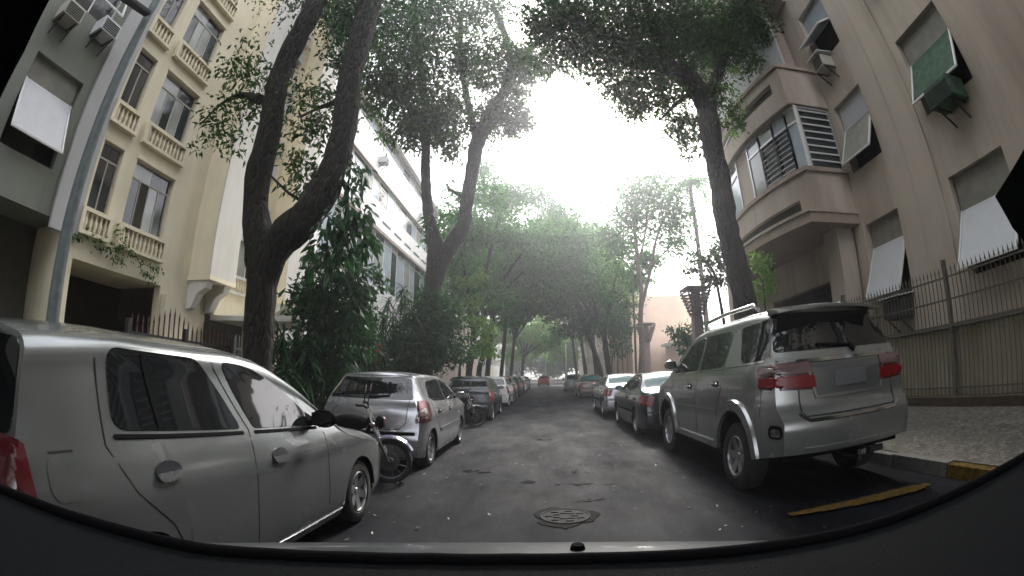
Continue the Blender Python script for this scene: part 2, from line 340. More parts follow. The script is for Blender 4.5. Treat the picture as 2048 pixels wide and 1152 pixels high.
# manhole: cracked round patch with a cast iron cover
mh = wthing('manhole_cover', 'round cast iron manhole cover sunk in broken asphalt ahead of the bonnet', 'manhole cover', (.2,4.28,0))
b = MB(); rr = random.Random(3); ring = []
for k in range(44):
    a = 2*math.pi*k/44; q = .31*(1+.10*math.sin(a*3+1)+.06*math.sin(a*7)+rr.uniform(-.05,.05)); ring.append((.2+q*math.cos(a), 4.28+q*math.sin(a), .006))
b.add([(.2,4.28,.012)]+ring, [(0,1+k,1+(k+1)%44) for k in range(44)]); b.build('broken_asphalt', M['patch'], mh)
b = MB(); b.lathe([(.0,.006),(.22,.004),(.225,.010),(.245,.010),(.25,.0)], 32, (.2,4.28,.006)); b.build('rim_ring', M['castiron'], mh, smooth=30)
for k in range(14):
    a = 2*math.pi*k/14; q = .16 if k % 2 else .09
    MB().box(-.035,.035,-.02,.02,0,.010).build('cover_lug', M['castiron'], mh).location = Vector((.2+q*math.cos(a), 4.28+q*math.sin(a), .0085))-mh.location
# rubble bits and fallen leaves
b = MB(); rr = random.Random(11)
for k in range(300):
    y = 2.3+16*rr.random()**1.6; x = rr.uniform(-2.6,2.3) if k % 3 else rr.choice([rr.gauss(-1.3,.35), rr.gauss(2.0,.25)])
    s = rr.uniform(.012,.034); a = rr.uniform(0,6.3); z = .012-.012*abs(x)
    c_, s_ = math.cos(a)*s, math.sin(a)*s
    b.add([(x-c_,y-s_,z),(x+s_*.5,y-c_*.5,z+.012*rr.random()),(x+c_,y+s_,z+.01),(x-s_*.5,y+c_*.5,z+.012*rr.random())], [(0,1,2,3)])
tag(b.build('fallen_leaves', leafmat('leaf_litter', (.04,.032,.018), (.13,.11,.07), .1)), 'small dry leaves scattered over the dark asphalt', 'leaf litter', kind='stuff')
b = MB()
for (px, py, r_) in ((1060,965,.10),(1150,945,.12),(1165,968,.14),(1185,930,.08),(1000,900,.10),(1210,860,.2),(1090,880,.15),(1250,885,.15),(1270,935,.18),(1195,1000,.10),(950,940,.14)):
    c0 = at_z(px, py, 0.0)
    for e in range(5):
        cx, cy = c0.x+rr.gauss(0,r_*.9), c0.y+rr.gauss(0,r_*.5); q = []; w0 = r_*rr.uniform(.2,.5)
        for k in range(11):
            a = 2*math.pi*k/11; w = w0*rr.uniform(.5,1.5); q.append((cx+w*1.3*math.cos(a), cy+w*.7*math.sin(a), .005-.012*abs(cx)))
        b.add([(cx,cy,.007-.012*abs(cx)+.001*e)]+q, [(0,1+k,1+(k+1)%11) for k in range(11)])
tag(b.build('asphalt_scars', M['patch']), kind='structure')

hz = MB().box(-70,70,-45,200,-1.2,34).build('glare_haze', None)  # added air volume, its glow stands in for windscreen glare
hm = bpy.data.materials.new('glare_haze'); hm.use_nodes = True; ht = hm.node_tree; ht.nodes.clear()
ho = ht.nodes.new('ShaderNodeOutputMaterial'); hv = ht.nodes.new('ShaderNodeVolumePrincipled')
hv.inputs['Color'].default_value = (.90,.92,1,1); hv.inputs['Density'].default_value = .0036; hv.inputs['Anisotropy'].default_value = .78
ht.links.new(hv.outputs[0], ho.inputs['Volume']); hz.data.materials.append(hm); hz['kind'] = 'stuff'
# ------------------------------------------------------------------ buildings, left side
def win_hung(par, X, s, y0, y1, z0, z1, frame, panes, wm, gm, transom=.72, depth=.16, open_=None):
    """framed window with mullions and a transom, parts: window > pane"""
    xf = X-s*depth; f = MB(); t = .05
    def bx(a, e, l, tt, d=.03): f.box(min(xf-s*d, xf+s*d), max(xf-s*d, xf+s*d), a, e, l, tt)
    bx(y0, y1, z0, z0+t); bx(y0, y1, z1-t, z1); bx(y0, y0+t, z0+t, z1-t); bx(y1-t, y1, z0+t, z1-t)
    zt = z0+(z1-z0)*transom
    if transom < 1: bx(y0+t, y1-t, zt-.025, zt+.025)
    yc = [y0+t+(y1-y0-2*t)*k/panes for k in range(panes+1)]
    for y in yc[1:-1]: bx(y-.02, y+.02, z0+t, zt-.025)
    w = f.build('window', wm, par)
    for k in range(panes):
        p = MB().box(xf-.006, xf+.006, yc[k]+.022, yc[k+1]-.022, z0+t, (zt-.027) if transom < 1 else z1-t)
        p.build('pane', M['recess'] if open_ == k else gm[(k+panes) % len(gm)], w)  # an open pane is a dark sheet for the room's shade
    if transom < 1:
        for k in range(2):
            ya, yb = y0+t+(y1-y0-2*t)*k/2, y0+t+(y1-y0-2*t)*(k+1)/2
            MB().box(xf-.006, xf+.006, ya+.004, yb-.004, zt+.027, z1-t-.002).build('pane', gm[k % len(gm)], w)
    return w
bal_proto = MB().lathe([(.035,0),(.05,.015),(.03,.05),(.05,.16),(.055,.22),(.03,.34),(.028,.38),(.045,.42),(.045,.45)], 8)
bal_mesh = bal_proto.mesh('baluster'); bal_mesh.materials.append(M['cream']); bal_mesh.shade_smooth()
def balustrade(par, X, s, y0, y1, z, m):
    f = MB(); a, e = sorted((X+s*.002, X+s*.17))
    f.box(a, e, y0, y1, z-.10, z); f.box(a, e, y0, y1, z-.65, z-.56)
    f.box(a, e, y0, y0+.10, z-.56, z-.10); f.box(a, e, y1-.10, y1, z-.56, z-.10)
    o = f.build('balustrade', m, par)
    n = max(4, int(round((y1-y0-.2)/.165)))
    for k in range(n):
        q = bpy.data.objects.new('baluster', bal_mesh); C.objects.link(q); q.parent = o
        q.location = (X+s*.09, y0+.10+(y1-y0-.2)*(k+.5)/n, z-.555)
    return o
def hung_shutter(par, X, s, y0, y1, z0, z1, zh, out_, m, m2, slats=True):
    """roller shutter: slats in the recess, the lower leaf tilted out from its hinge at zh"""
    xi = X-s*.16; sh = MB()
    sh.box(min(xi,xi-s*.03), max(xi,xi-s*.03), y0+.03, y1-.03, zh, z1)
    o = sh.build('roller_shutter', m2, par)
    n = int((z1-zh)/.055); sl_ = MB()
    for k in range(n):
        z = zh+.02+k*.055; sl_.box(min(xi,xi+s*.012), max(xi,xi+s*.012), y0+.05, y1-.05, z, z+.045)
    q = sl_.build('shutter_slats', m2, o); tag(q, kind='stuff')
    a = Vector((xi+s*.02, 0, zh)); e = Vector((X+s*out_, 0, z0)); f = MB(); t = .045
    f.bar((a.x,y0+.05,a.z), (e.x,y0+.05,e.z), t); f.bar((a.x,y1-.05,a.z), (e.x,y1-.05,e.z), t); f.bar((e.x,y0+.03,e.z), (e.x,y1-.03,e.z), t, t)
    fr = f.build('tilted_leaf', M['wframe'], par)
    pnl = MB(); d = (e-a)
    nn = int(d.length/.05)
    for k in range(nn):
        u0 = a+d*(k/nn); u1 = a+d*((k+.92)/nn); off = Vector((s*.004*(k % 2),0,0))
        pnl.bar((u0.x,(y0+y1)/2,u0.z), (u1.x,(y0+y1)/2,u1.z), y1-y0-.16, .012, up=(s,0,0) if abs(d.x) < abs(d.z) else (0,0,1))
    q = pnl.build('leaf_slats', m, fr); tag(q, kind='stuff')
    MB().box(min(X-s*.6,X-s*.62), max(X-s*.6,X-s*.62), y0-.3, y1+.3, z0-.3, z1+.2).build('room_shade', M['recess'], par)  # dark sheet coloured as the shade inside the room
    sill = MB(); a_, e_ = sorted((X+s*.002, X+s*.07)); sill.box(a_, e_, y0-.04, y1+.04, z0-.08-.0, z0-.02); 
    return o

LX = -10.5
# grey-green building nearest on the left
gb = wthing('apartment_building', 'grey green rendered apartment building at the far left with a white tilted shutter', 'building', (LX,-2,0))
gh = [(2.8,4.45,5.15,7.42), (2.75,4.4,9.1,11.1), (-1.2,.5,5.15,7.42), (-1.2,.5,9.1,11.1)]
facade(LX, 1, -14, 5.15, 4.2, 26, gh).build('wall', M['greyb'], gb)
MB().box(LX-7,LX-1.6,-14,5.15,0,4.2).build('recessed_ground_floor', M['garage'], gb)
MB().box(LX-7,LX,-14,5.15,4.14,4.197).build('soffit', M['greyb'], gb)
MB().box(LX+.003,LX+.10,4.75,5.62,3.9,26).build('corner_pilaster', M['greyp'], gb)
for y in (-8,-3.2,1.6): MB().box(LX-.55,LX-.1,y-.25,y+.25,.1,4.138).build('column', M['greyb'], gb)
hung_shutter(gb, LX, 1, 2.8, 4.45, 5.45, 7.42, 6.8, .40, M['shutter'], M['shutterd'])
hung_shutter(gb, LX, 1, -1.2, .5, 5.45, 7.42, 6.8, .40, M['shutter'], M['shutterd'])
win_hung(gb, LX, 1, 2.75, 4.4, 9.1, 11.1, None, 2, M['wframe'], [M['glass']], 1)
win_hung(gb, LX, 1, -1.2, .5, 9.1, 11.1, None, 2, M['wframe'], [M['glass']], 1)
f = MB(); f.bar((LX+.02,2.78,10.9),(LX+.5,2.78,9.35),.05); f.bar((LX+.02,4.37,10.9),(LX+.5,4.37,9.35),.05); f.bar((LX+.5,2.76,9.35),(LX+.5,4.4,9.35),.05); f.build('open_sash', M['wframe'], gb)
def aircon(name_label, X, s, y, z, w=.62, h=.42, d=.55, top=M['shutter'], m=None, hood=False):
    t = wthing('air_conditioner', name_label, 'air conditioner', (X,y,z))
    MB().box(min(X,X+s*d), max(X,X+s*d), y-w/2, y+w/2, z, z+h).build('case', m or M['gframe'], t, bevel=.02)
    g = MB()
    for k in range(6): g.box(min(X+s*(d+.001),X+s*(d+.012)), max(X+s*(d+.001),X+s*(d+.012)), y-w/2+.05, y+w/2-.05, z+.05+k*.055, z+.075+k*.055)
    g.build('grille', M['iron'], t)
    for q in (-.22,.22):
        br = MB(); br.bar((X,y+q,z-.02),(X+s*d*.95,y+q,z-.02),.035); br.bar((X,y+q,z-.35),(X+s*d*.85,y+q,z-.04),.03); br.build('bracket', M['iron'], t)
    if hood: MB().add([(X,y-w/2-.06,z+h+.12),(X,y+w/2+.06,z+h+.12),(X+s*(d+.12),y+w/2+.06,z+h+.05),(X+s*(d+.12),y-w/2-.06,z+h+.05),(X,y-w/2-.06,z+h+.15),(X,y+w/2+.06,z+h+.15),(X+s*(d+.12),y+w/2+.06,z+h+.08),(X+s*(d+.12),y-w/2-.06,z+h+.08)],
        [(0,1,2,3),(7,6,5,4),(0,4,5,1),(1,5,6,2),(2,6,7,3),(3,7,4,0)]).build('hood', top, t)
    return t
p = at_x(212,62,LX+.3); aircon('pale air conditioner under the top window of the grey green building', LX, 1, p.y, p.z-.2, m=M['shutter'])
p = at_x(140,30,LX+.3); aircon('grey air conditioner beside the dark pillar trim, left of the pale one', LX, 1, p.y, p.z-.2)

# cream building with balustraded windows
cb = wthing('apartment_building', 'cream apartment building with balustraded windows behind the leaning street pole', 'building', (LX,8,0))
lv = [4.68, 7.62, 10.57, 13.5, 16.45, 19.4]
holes = []
for z in lv: holes += [(5.75,6.5,z,z+1.84), (7.02,8.64,z,z+1.84)]
holes.append((5.66,8.86,.1,3.43)); holes.append((10.95,13.4,.1,3.0))
for z in lv: holes.append((11.75,13.75,z-.2,z+1.7))
facade(LX, 1, 5.17, 15.9, 0.05, 24, holes, .30).build('wall', M['cream'], cb)
for i, z in enumerate(lv):
    win_hung(cb, LX, 1, 5.75, 6.5, z, z+1.84, None, 2, M['gframe'], [M['glass'], M['glass']], .76)
    win_hung(cb, LX, 1, 7.02, 8.64, z, z+1.84, None, 4, M['gframe'], [M['glassl'], M['glass'], M['glassl']] if i != 1 else [M['glassl'], M['glass']], .74, open_=1 if i == 0 else None)
    balustrade(cb, LX, 1, 5.6, 6.62, z, M['cream']); balustrade(cb, LX, 1, 6.92, 8.74, z, M['cream'])
    win_hung(cb, LX, 1, 11.75, 13.75, z-.2, z+1.7, None, 3, M['wframe'], [M['glassl'], M['glass']], .74)
    balustrade(cb, LX, 1, 11.6, 13.9, z-.2, M['creamw'])
    MB().box(LX+.002,LX+.045,6.98,8.68,z+1.845,z+1.92).build('window_head', M['cream'], cb)
    MB().box(LX+.05,LX+.09,11.7,13.8,z+1.1,z+1.72).build('roller_blind', M['shutter'], cb)
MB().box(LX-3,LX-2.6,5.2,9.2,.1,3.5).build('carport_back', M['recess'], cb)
MB().box(LX-2.6,LX-.31,5.4,9.1,3.43,3.5).build('carport_ceiling', M['cream'], cb)
MB().box(LX-.36,LX-.30,10.95,13.4,.1,3.0).build('garage_door', M['garage'], cb)
for k in range(5): MB().box(LX-.298,LX-.285,11.0+k*.48,11.43+k*.48,.15,2.6).build('door_board', M['garage'], cb)
# projecting bays with scrolled bracket
for (y0, y1, mm) in ((10.0,11.2,M['creamw']),(14.3,15.6,M['creamw'])):
    bb = MB(); bb.box(LX+.002,LX+.95,y0,y1,3.95,24); bay = bb.build('bay', M['cream'], cb)
    MB().box(LX+.952,LX+1.0,y0-.03,y1+.03,3.9,24).build('bay_front', mm, bay)
    MB().box(LX+.004,LX+1.02,y0-.05,y1+.05,3.82,3.948).build('bay_moulding', M['cream'], bay)
    for yy in (y0+.02, y1-.32):
        k_ = MB(); pr = [(0,3.818),(.85,3.818),(.80,3.6),(.62,3.52),(.45,3.42),(.33,3.2),(.22,3.0),(0,2.95)]
        vs_ = [(LX+.003+a, yy, z) for a, z in pr]+[(LX+.003+a, yy+.30, z) for a, z in pr]; nn = len(pr)
        k_.add(vs_, [tuple(range(nn)), tuple(range(2*nn-1,nn-1,-1))]+[(i,i+nn,(i+1)%nn+nn,(i+1)%nn) for i in range(nn)])
        k_.build('scroll_bracket', M['creamw'], bay)
MB().box(LX+.002,LX+.22,8.95,9.12,.1,3.2).build('entrance_pier', M['cream'], cb)

# white ribbon-window building
wb = wthing('apartment_building', 'white modern apartment block with long ribbon windows behind the strap leaved plants', 'building', (LX,28,0))
flo = [(6.9,10.45),(12.42,13.98),(15.8,17.3)]
wh = [(18.2,41.5,a,e) for a, e in flo]
facade(LX, 1, 16.0, 42, .05, 18.0, wh, .18).build('wall', M['white'], wb)
MB().box(LX+.003,LX+.42,15.95,42.05,17.45,17.75).build('roof_eave', M['white'], wb)
for a, e in flo: MB().box(LX+.002,LX+.12,18.1,41.6,e,e+.10).build('lintel', M['beiged'], wb)
MB().box(LX+.002,LX+.12,18.1,41.6,10.62,10.95).build('spandrel_band', M['white'], wb)
for (a, e) in flo:
    k = 0; y = 18.25
    while y < 41.3:
        w_ = [1.55,1.25,1.75][k % 3]; y2 = min(y+w_, 41.45)
        fr = MB(); xf = LX-.12
        fr.box(xf-.03,xf+.03,y,y+.06,a,e); fr.box(xf-.03,xf+.03,y+.06,y2,a,a+.05); fr.box(xf-.03,xf+.03,y+.06,y2,e-.42,e-.37)
        w = fr.build('window', M['wframe'], wb)
        MB().box(xf-.008,xf+.008,y+.062,y2-.002,a+.052,e-.422).build('pane', [M['glassb'],M['glassl'],M['glassb'],M['glass']][(k*7+int(a)) % 4], w)
        MB().box(xf-.008,xf+.008,y+.062,y2-.002,e-.368,e).build('pane', [M['glassb'],M['glass'],M['glassl']][(k*5) % 3], w)
        y = y2; k += 1
for k in range(9): MB().box(LX+.003,LX+.05,19+k*2.5,20.6+k*2.5,11.35,11.42).build('planter_ledge', M['garage'], wb)
for (px, py, q) in ((769,322,1),(848,432,0)):
    p = at_x(px,py,LX+.3)
    aircon(['white air conditioner low on the white ribbon window block','white air conditioner high on the white ribbon window block'][q], LX, 1, p.y, p.z-.2, m=M['shutter'])
# marquee of the white block's entrance and red post
cn = wthing('entrance_canopy', 'thin white concrete canopy over the gate behind the big forked tree', 'canopy', (-8.4,12,0))
MB().box(-10.48,-6.9,11.2,13.9,2.78,2.95).build('slab', M['creamw'], cn, bevel=.02)
for y in (11.4,13.7): MB().box(-7.15,-6.98,y-.08,y+.08,.1,2.779).build('post', M['greyp'], cn)
rp = wthing('sign_post', 'red painted post with a pale foot panel beyond the parked hatchback', 'post', (-6.3,17.5,0))
p = at_x(757,720,-6.3); MB().box(-6.45,-6.15,p.y-.06,p.y+.06,.1,2.55).build('post', mat('red_paint',(.42,.03,.03),.5,var=.1), rp)
MB().box(-6.38,-6.22,p.y-.075,p.y-.062,1.25,1.75).build('panel', M['wframe'], rp)
wp = wthing('bollard', 'slim white post standing left of the red post', 'post', (-6.3,16.5,0)); p = at_x(742,735,-6.3)
MB().tube([(p.x,p.y,.1),(p.x,p.y,2.15)],.035,8).build('post', M['wframe'], wp)

# ------------------------------------------------------------------ far left and right buildings
def plain_block(label, X, s, y0, y1, H, m, z0=3.6, fh=3.1, ww=1.5, gap=1.2, name='apartment_building', wmat=None):
    t = wthing(name, label, 'building', (X,(y0+y1)/2,0)); holes = []
    z = z0
    while z+1.5 < H-.8:
        y = y0+.9
        while y+ww < y1-.5: holes.append((y,y+ww,z,z+1.5)); y += ww+gap
        z += fh
    facade(X, s, y0, y1, .05, H, holes, .2).build('wall', m, t)
    MB().box(min(X+s*.003,X+s*.3), max(X+s*.003,X+s*.3), y0-.05, y1+.05, H-.35, H-.05).build('cornice', m, t)
    for h in holes:
        xf = X-s*.12; fr = MB(); fr.box(xf-.03,xf+.03,h[0],h[1],h[2],h[2]+.06); fr.box(xf-.03,xf+.03,(h[0]+h[1])/2-.03,(h[0]+h[1])/2+.03,h[2]+.06,h[3])
        w = fr.build('window', M['wframe'], t); MB().box(xf-.012,xf+.012,h[0],h[1],h[2]+.061,h[3]).build('pane', rnd.choice([M['glass'],M['glassl']]), w)
    return t
plain_block('distant beige apartment block beyond the white block, half behind street trees', LX, 1, 43, 70, 15, M['beige'], wmat=None)
plain_block('distant cream apartment block farthest along the left pavement', LX, 1, 71, 120, 17, M['creamw'])
plain_block('distant peach building on the right beyond the low garden wall', 9.2, -1, 46, 66, 9.5, M['peach'])
plain_block('distant beige building farthest along the right pavement', 9.2, -1, 67, 120, 16, M['beige'])
plain_block('cream building down the street behind the camera on the left', LX, 1, -40, -14.5, 22, M['creamw'])
plain_block('beige building down the street behind the camera on the right', 8.3, -1, -40, -4.5, 22, M['beige'])
# low peach garden wall and set-back peach house on the right
gw = wthing('garden_wall', 'low peach garden wall with a step course behind the flared towers', 'wall', (8.6,30,0))
MB().box(8.55,8.8,19.2,45.5,.3,1.05).build('plinth', M['greyp'], gw)
for k in range(8): MB().box(8.50,8.84,19.3+k*3.27,22.5+k*3.27,1.052,1.16).build('coping_stone', M['greyp'], gw)
ph = wthing('house', 'low peach house with a flat roof between the two flared towers', 'house', (12,34,0))
facade(12.5, -1, 24.5, 45, .3, 4.2, [(27,28.2,2.2,3.4),(33,34.4,1.2,3.2),(38,39.2,2.2,3.4)], .2).build('wall', M['peach'], ph)
MB().box(12.1,12.497,24.3,45.2,4.0,4.25).build('roof_edge', M['creamw'], ph)
MB().box(12.68,12.72,26.9,39.4,1.1,3.5).build('window', M['gframe'], ph)
fb = wthing('picket_fence', 'short dark balustrade fence on the steps below the peach house', 'fence', (7.6,24,0))
MB().bar((7.6,20.6,1.75),(7.6,26.0,1.75),.06).build('rail', M['iron'], fb)
q0 = MB().lathe([(.03,0),(.045,.1),(.025,.35),(.045,.5),(.03,.62)],6).build('baluster', M['iron'], fb)
q0.location = Vector((7.6,20.6,1.12))-fb.location
for k in range(1,17): inst(q0, Vector((7.6,20.6+k*.34,1.12))-fb.location, fb)
MB().box(7.4,7.8,20.4,26.2,.3,1.118).build('base', M['greyp'], fb)

# ------------------------------------------------------------------ right: beige building with the curved balcony
RX = 8.3
rb = wthing('apartment_building', 'beige apartment building with tilted shutters and curved glazed balcony on the right', 'building', (RX,8,0))
wy = [(4.12,5.72),(7.52,8.86)]; holes = []
for z in (2.62,6.05,9.5,12.95,16.4):
    for a, e in wy: holes.append((a,e,z,z+2.0))
holes.append((.2,1.9,2.62,4.62)); holes.append((.2,1.9,6.05,8.05)); holes.append((10.4,14.5,.3,3.6))
for z in (5.2,9.5): holes.append((11,17.2,z+.95,z+3.0))
facade(RX, -1, -4.4, 18.6, .1, 24, holes, .28).build('wall', M['beige'], rb)
MB().box(RX-.05,RX-.002,5.98,6.75,.3,24).build('pilaster', M['beige'], rb)
MB().box(RX-.05,RX-.002,8.9,9.3,.3,4.7).build('pilaster', M['beige'], rb)
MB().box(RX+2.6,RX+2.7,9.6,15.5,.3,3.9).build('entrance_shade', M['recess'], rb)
MB().box(RX-.65,RX-.06,9.36,10.0,.3,4.71).build('porch_column', M['beige'], rb)
hung_shutter(rb, RX, -1, 7.52, 8.86, 2.75, 4.62, 4.0, .42, M['shutter'], M['shutterd'])
hung_shutter(rb, RX, -1, 4.12, 5.72, 2.75, 4.62, 3.9, .45, M['shutter'], M['shutterd'])
hung_shutter(rb, RX, -1, 7.52, 8.86, 6.25, 8.05, 7.3, .35, M['shutterd'], M['shutter'])
hung_shutter(rb, RX, -1, 4.12, 5.72, 6.25, 8.05, 7.35, .42, M['green'], M['shutterd'])
hung_shutter(rb, RX, -1, 7.52, 8.86, 10.1, 11.5, 10.5, .50, M['glassb'], M['glassb'])
hung_shutter(rb, RX, -1, 4.12, 5.72, 9.7, 11.5, 10.8, .3, M['shutter'], M['shutterd'])
hung_shutter(rb, RX, -1, .2, 1.9, 2.75, 4.62, 3.9, .45, M['shutter'], M['shutterd'])
hung_shutter(rb, RX, -1, .2, 1.9, 6.25, 8.05, 7.3, .4, M['shutter'], M['shutterd'])
for z in (12.95,16.4):
    for a, e in wy: win_hung(rb, RX, -1, a, e, z, z+2.0, None, 2, M['wframe'], [M['glass'], M['glassl']], .75)
p = at_x(1643,128,RX-.3); aircon('small air conditioner with a hood beside the open pole sash, upper right wall', RX, -1, p.y, p.z-.2, w=.5, h=.36, d=.45, hood=True)
p = at_x(1890,190,RX-.35); aircon('dark mildewed air conditioner under the green tilted shutter', RX, -1, p.y, p.z-.2, w=.75, h=.45, d=.6, m=M['green'])
p = at_x(1780,612,7.75); aircon('air conditioner with a pale hood just above the spiked iron fence', RX, -1, p.y, p.z-.28, w=.62, h=.4, d=.5, m=M['iron'], hood=True)
# wall lamp under the balcony
p = at_x(1702,502,RX-.12); wl = wthing('wall_lamp', 'small dark round lamp on the beige wall under the balcony', 'lamp', p)
MB().lathe([(0,-.09),(.10,-.08),(.13,0),(.10,.07),(0,.09)],12,p,'x').build('globe', M['iron'], wl, smooth=60)
MB().box(p.x+.02,RX-.001,p.y-.03,p.y+.03,p.z-.03,p.z+.03).build('arm', M['iron'], wl)

def curve(pts, n=30):
    P0 = [Vector((x,y,0)) for x, y in pts]; out_ = []
    for i in range(len(P0)-1):
        a, b_, c_, d_ = P0[max(i-1,0)], P0[i], P0[i+1], P0[min(i+2,len(P0)-1)]
        for k in range(n//(len(P0)-1)+1):
            t = k/(n//(len(P0)-1)+1)
            out_.append(.5*((2*b_)+(c_-a)*t+(2*a-5*b_+4*c_-d_)*t*t+(3*b_-a-3*c_+d_)*t**3))
    return [(v.x,v.y) for v in out_]+[pts[-1]]
def wallstrip(b, cv, z0, z1, th):
    n = len(cv); inn = []
    for i, (x, y) in enumerate(cv):
        a = Vector(cv[max(i-1,0)]); e = Vector(cv[min(i+1,n-1)]); d = (e-a).normalized(); inn.append((x+d.y*th, y-d.x*th))
    vs_ = [(x,y,z0) for x,y in cv]+[(x,y,z1) for x,y in cv]+[(x,y,z1) for x,y in inn]+[(x,y,z0) for x,y in inn]
    fs = []
    for i in range(n-1):
        for k in range(4): fs.append((k*n+i, k*n+i+1, ((k+1)%4)*n+i+1, ((k+1)%4)*n+i))
    fs += [(0,n,2*n,3*n),(n-1,4*n-1,3*n-1,2*n-1)]
    b.add(vs_, [f[::-1] for f in fs]); return b
def slab(b, cv, z0, z1):
    n = len(cv); b.add([(x,y,z0) for x,y in cv]+[(x,y,z1) for x,y in cv], [tuple(range(n)), tuple(range(2*n-1,n-1,-1))]+[(i,(i+1)%n,(i+1)%n+n,i+n)[::-1] for i in range(n)]); return b
base = [(6.62,9.02),(6.38,9.9),(6.2,11.2),(6.22,12.6),(6.5,14.2),(7.1,15.9),(8.28,17.9)]
def off(pts, d): return [(x+d, y+d*.25) for x, y in pts[:-1]]+[(pts[-1][0]-.02, pts[-1][1]-d)]
cs = curve(base, 36); cp = curve(off(base,.22), 36); cw = curve(off(base,.42), 36)
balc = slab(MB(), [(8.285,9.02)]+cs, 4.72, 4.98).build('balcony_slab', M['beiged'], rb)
slab(MB(), [(8.285,8.98)]+[(x-.05,y-.03) for x,y in cs], 4.982, 5.06).build('slab_lip', M['beige'], balc)
def side(b, y, x0, x1, z0, z1, th=.15): return b.box(x0,x1,y,y+th,z0,z1)
for (za, zb, slot) in ((5.062,6.12,(5.12,5.46)), (8.2,9.42,(8.75,9.1))):
    i0 = 4; j0 = len(cp)-14
    pr = MB(); wallstrip(pr, cp, za, slot[0], .14); wallstrip(pr, cp, slot[1], zb, .14)
    wallstrip(pr, cp[:i0+1], slot[0], slot[1], .14); wallstrip(pr, cp[j0:j0+3], slot[0], slot[1], .14)
    pp = pr.build('parapet', M['beige'], rb)
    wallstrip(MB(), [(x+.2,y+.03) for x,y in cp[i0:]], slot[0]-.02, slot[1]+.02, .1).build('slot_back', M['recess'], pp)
    side(MB(), cp[0][1]-.002, cp[0][0]+.02, 8.28, za, zb).build('parapet_side', M['beige'], pp)
    wallstrip(MB(), [(8.27,cp[0][1]-.08)]+[(x-.06,y-.06) for x,y in cp], zb+.002, zb+.12, .26).build('parapet_cap', M['beiged'], pp)
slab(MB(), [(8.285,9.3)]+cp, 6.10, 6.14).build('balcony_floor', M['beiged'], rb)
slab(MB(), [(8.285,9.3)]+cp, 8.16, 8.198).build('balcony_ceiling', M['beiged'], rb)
# glazing of the bow
gz = [0,4,8,12,16,21,26,31]; wz0, wz1, wzt = 6.16, 8.15, 7.68
for k in range(len(gz)-1):
    a, e = cw[gz[k]], cw[gz[k+1]] if gz[k+1] < len(cw) else cw[-1]
    if k == 4:
        wallstrip(MB(), [a,e], wz0-.02, wz1, .12).build('window_pier', M['beige'], rb); continue
    fr = MB(); A3 = lambda q, z: (q[0],q[1],z)
    for q in (a,e): fr.bar(A3(q,wz0),A3(q,wz1),.07)
    for z in (wz0+.03,wzt,wz1-.03): fr.bar(A3(a,z),A3(e,z),.06)
    w = fr.build('window', M['alu'] if k else M['wframe'], rb)
    d = Vector((e[0]-a[0],e[1]-a[1],0)).normalized(); nrm = Vector((-d.y,d.x,0))
    a3, e3 = Vector((*a,0))+d*.04, Vector((*e,0))-d*.04
    def panel(z0, z1, o_=0): 
        v = [a3+nrm*o_,e3+nrm*o_,e3+nrm*(o_-.012),a3+nrm*(o_-.012)]
        return MB().add([(q.x,q.y,z0) for q in v]+[(q.x,q.y,z1) for q in v], [(0,1,5,4)[::-1],(1,2,6,5)[::-1],(2,3,7,6)[::-1],(3,0,4,7)[::-1],(0,1,2,3),(7,6,5,4)])
    panel(wzt+.03, wz1-.06).build('pane', M['glassb'] if k % 2 else M['glassl'], w)
    if k in (1,2):                                            # louvred sashes, each blade its own piece
        panel(wz0+.06, wzt-.03, -.10).build('pane', M['curtain'], w)  # pale sheet added behind the blades to brighten the louvres
        blade = None
        for j in range(9):
            z = wz0+.14+j*.155; p0, p1 = a3, e3
            q = MB(); q.add([p0+nrm*.07+Vector((0,0,z-.05)),p1+nrm*.07+Vector((0,0,z-.05)),p1-nrm*.05+Vector((0,0,z+.05)),p0-nrm*.05+Vector((0,0,z+.05)),
                             p0+nrm*.07+Vector((0,0,z-.062)),p1+nrm*.07+Vector((0,0,z-.062)),p1-nrm*.05+Vector((0,0,z+.038)),p0-nrm*.05+Vector((0,0,z+.038))],
                            [(0,1,2,3),(7,6,5,4),(0,4,5,1),(1,5,6,2),(2,6,7,3),(3,7,4,0)])
            q.build('louvre_blade', M['blade'], w)
    else: panel(wz0+.06, wzt-.03).build('pane', [M['glassb'],M['glassb'],M['glassb'],M['glassl'],M['glassb']][k % 5], w)  # pale glass colour carries the panes' reflected brightness
sg = MB(); x0, x1, yy = cw[0][0]+.05, 8.24, cw[0][1]+.02
sg.bar((x0,yy,wz0),(x0,yy,wz1),.09); sg.bar((x1,yy,wz0),(x1,yy,wz1),.05); sg.bar((x0,yy,wz1-.02),(x1,yy,wz1-.02),.05); sw_ = sg.build('window', M['alu'], rb)
for j in range(9): MB().bar((x0+.05,yy,wz0+.12+j*.22),(x1-.03,yy,wz0+.12+j*.22),.035).build('bar', M['wframe'], sw_)
MB().box(x0+.05,x1,yy+.05,yy+.07,wz0,wz1).build('pane', M['glass'], sw_)
# storey above: dark recessed wall and its own slab
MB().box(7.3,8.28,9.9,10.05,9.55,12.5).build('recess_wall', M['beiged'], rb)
wallstrip(MB(), [(x+.55,y+.3) for x,y in cp], 9.55, 12.5, .12).build('recess_wall', M['greyp'], rb)
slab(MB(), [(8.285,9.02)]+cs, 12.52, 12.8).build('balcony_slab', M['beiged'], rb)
wallstrip(MB(), cp, 12.802, 13.9, .14).build('parapet', M['beige'], rb)
MB().tube([(6.75,14.8,8.9),(6.7,14.9,11.5)],.03,6).build('drain_pipe', M['iron'], rb)

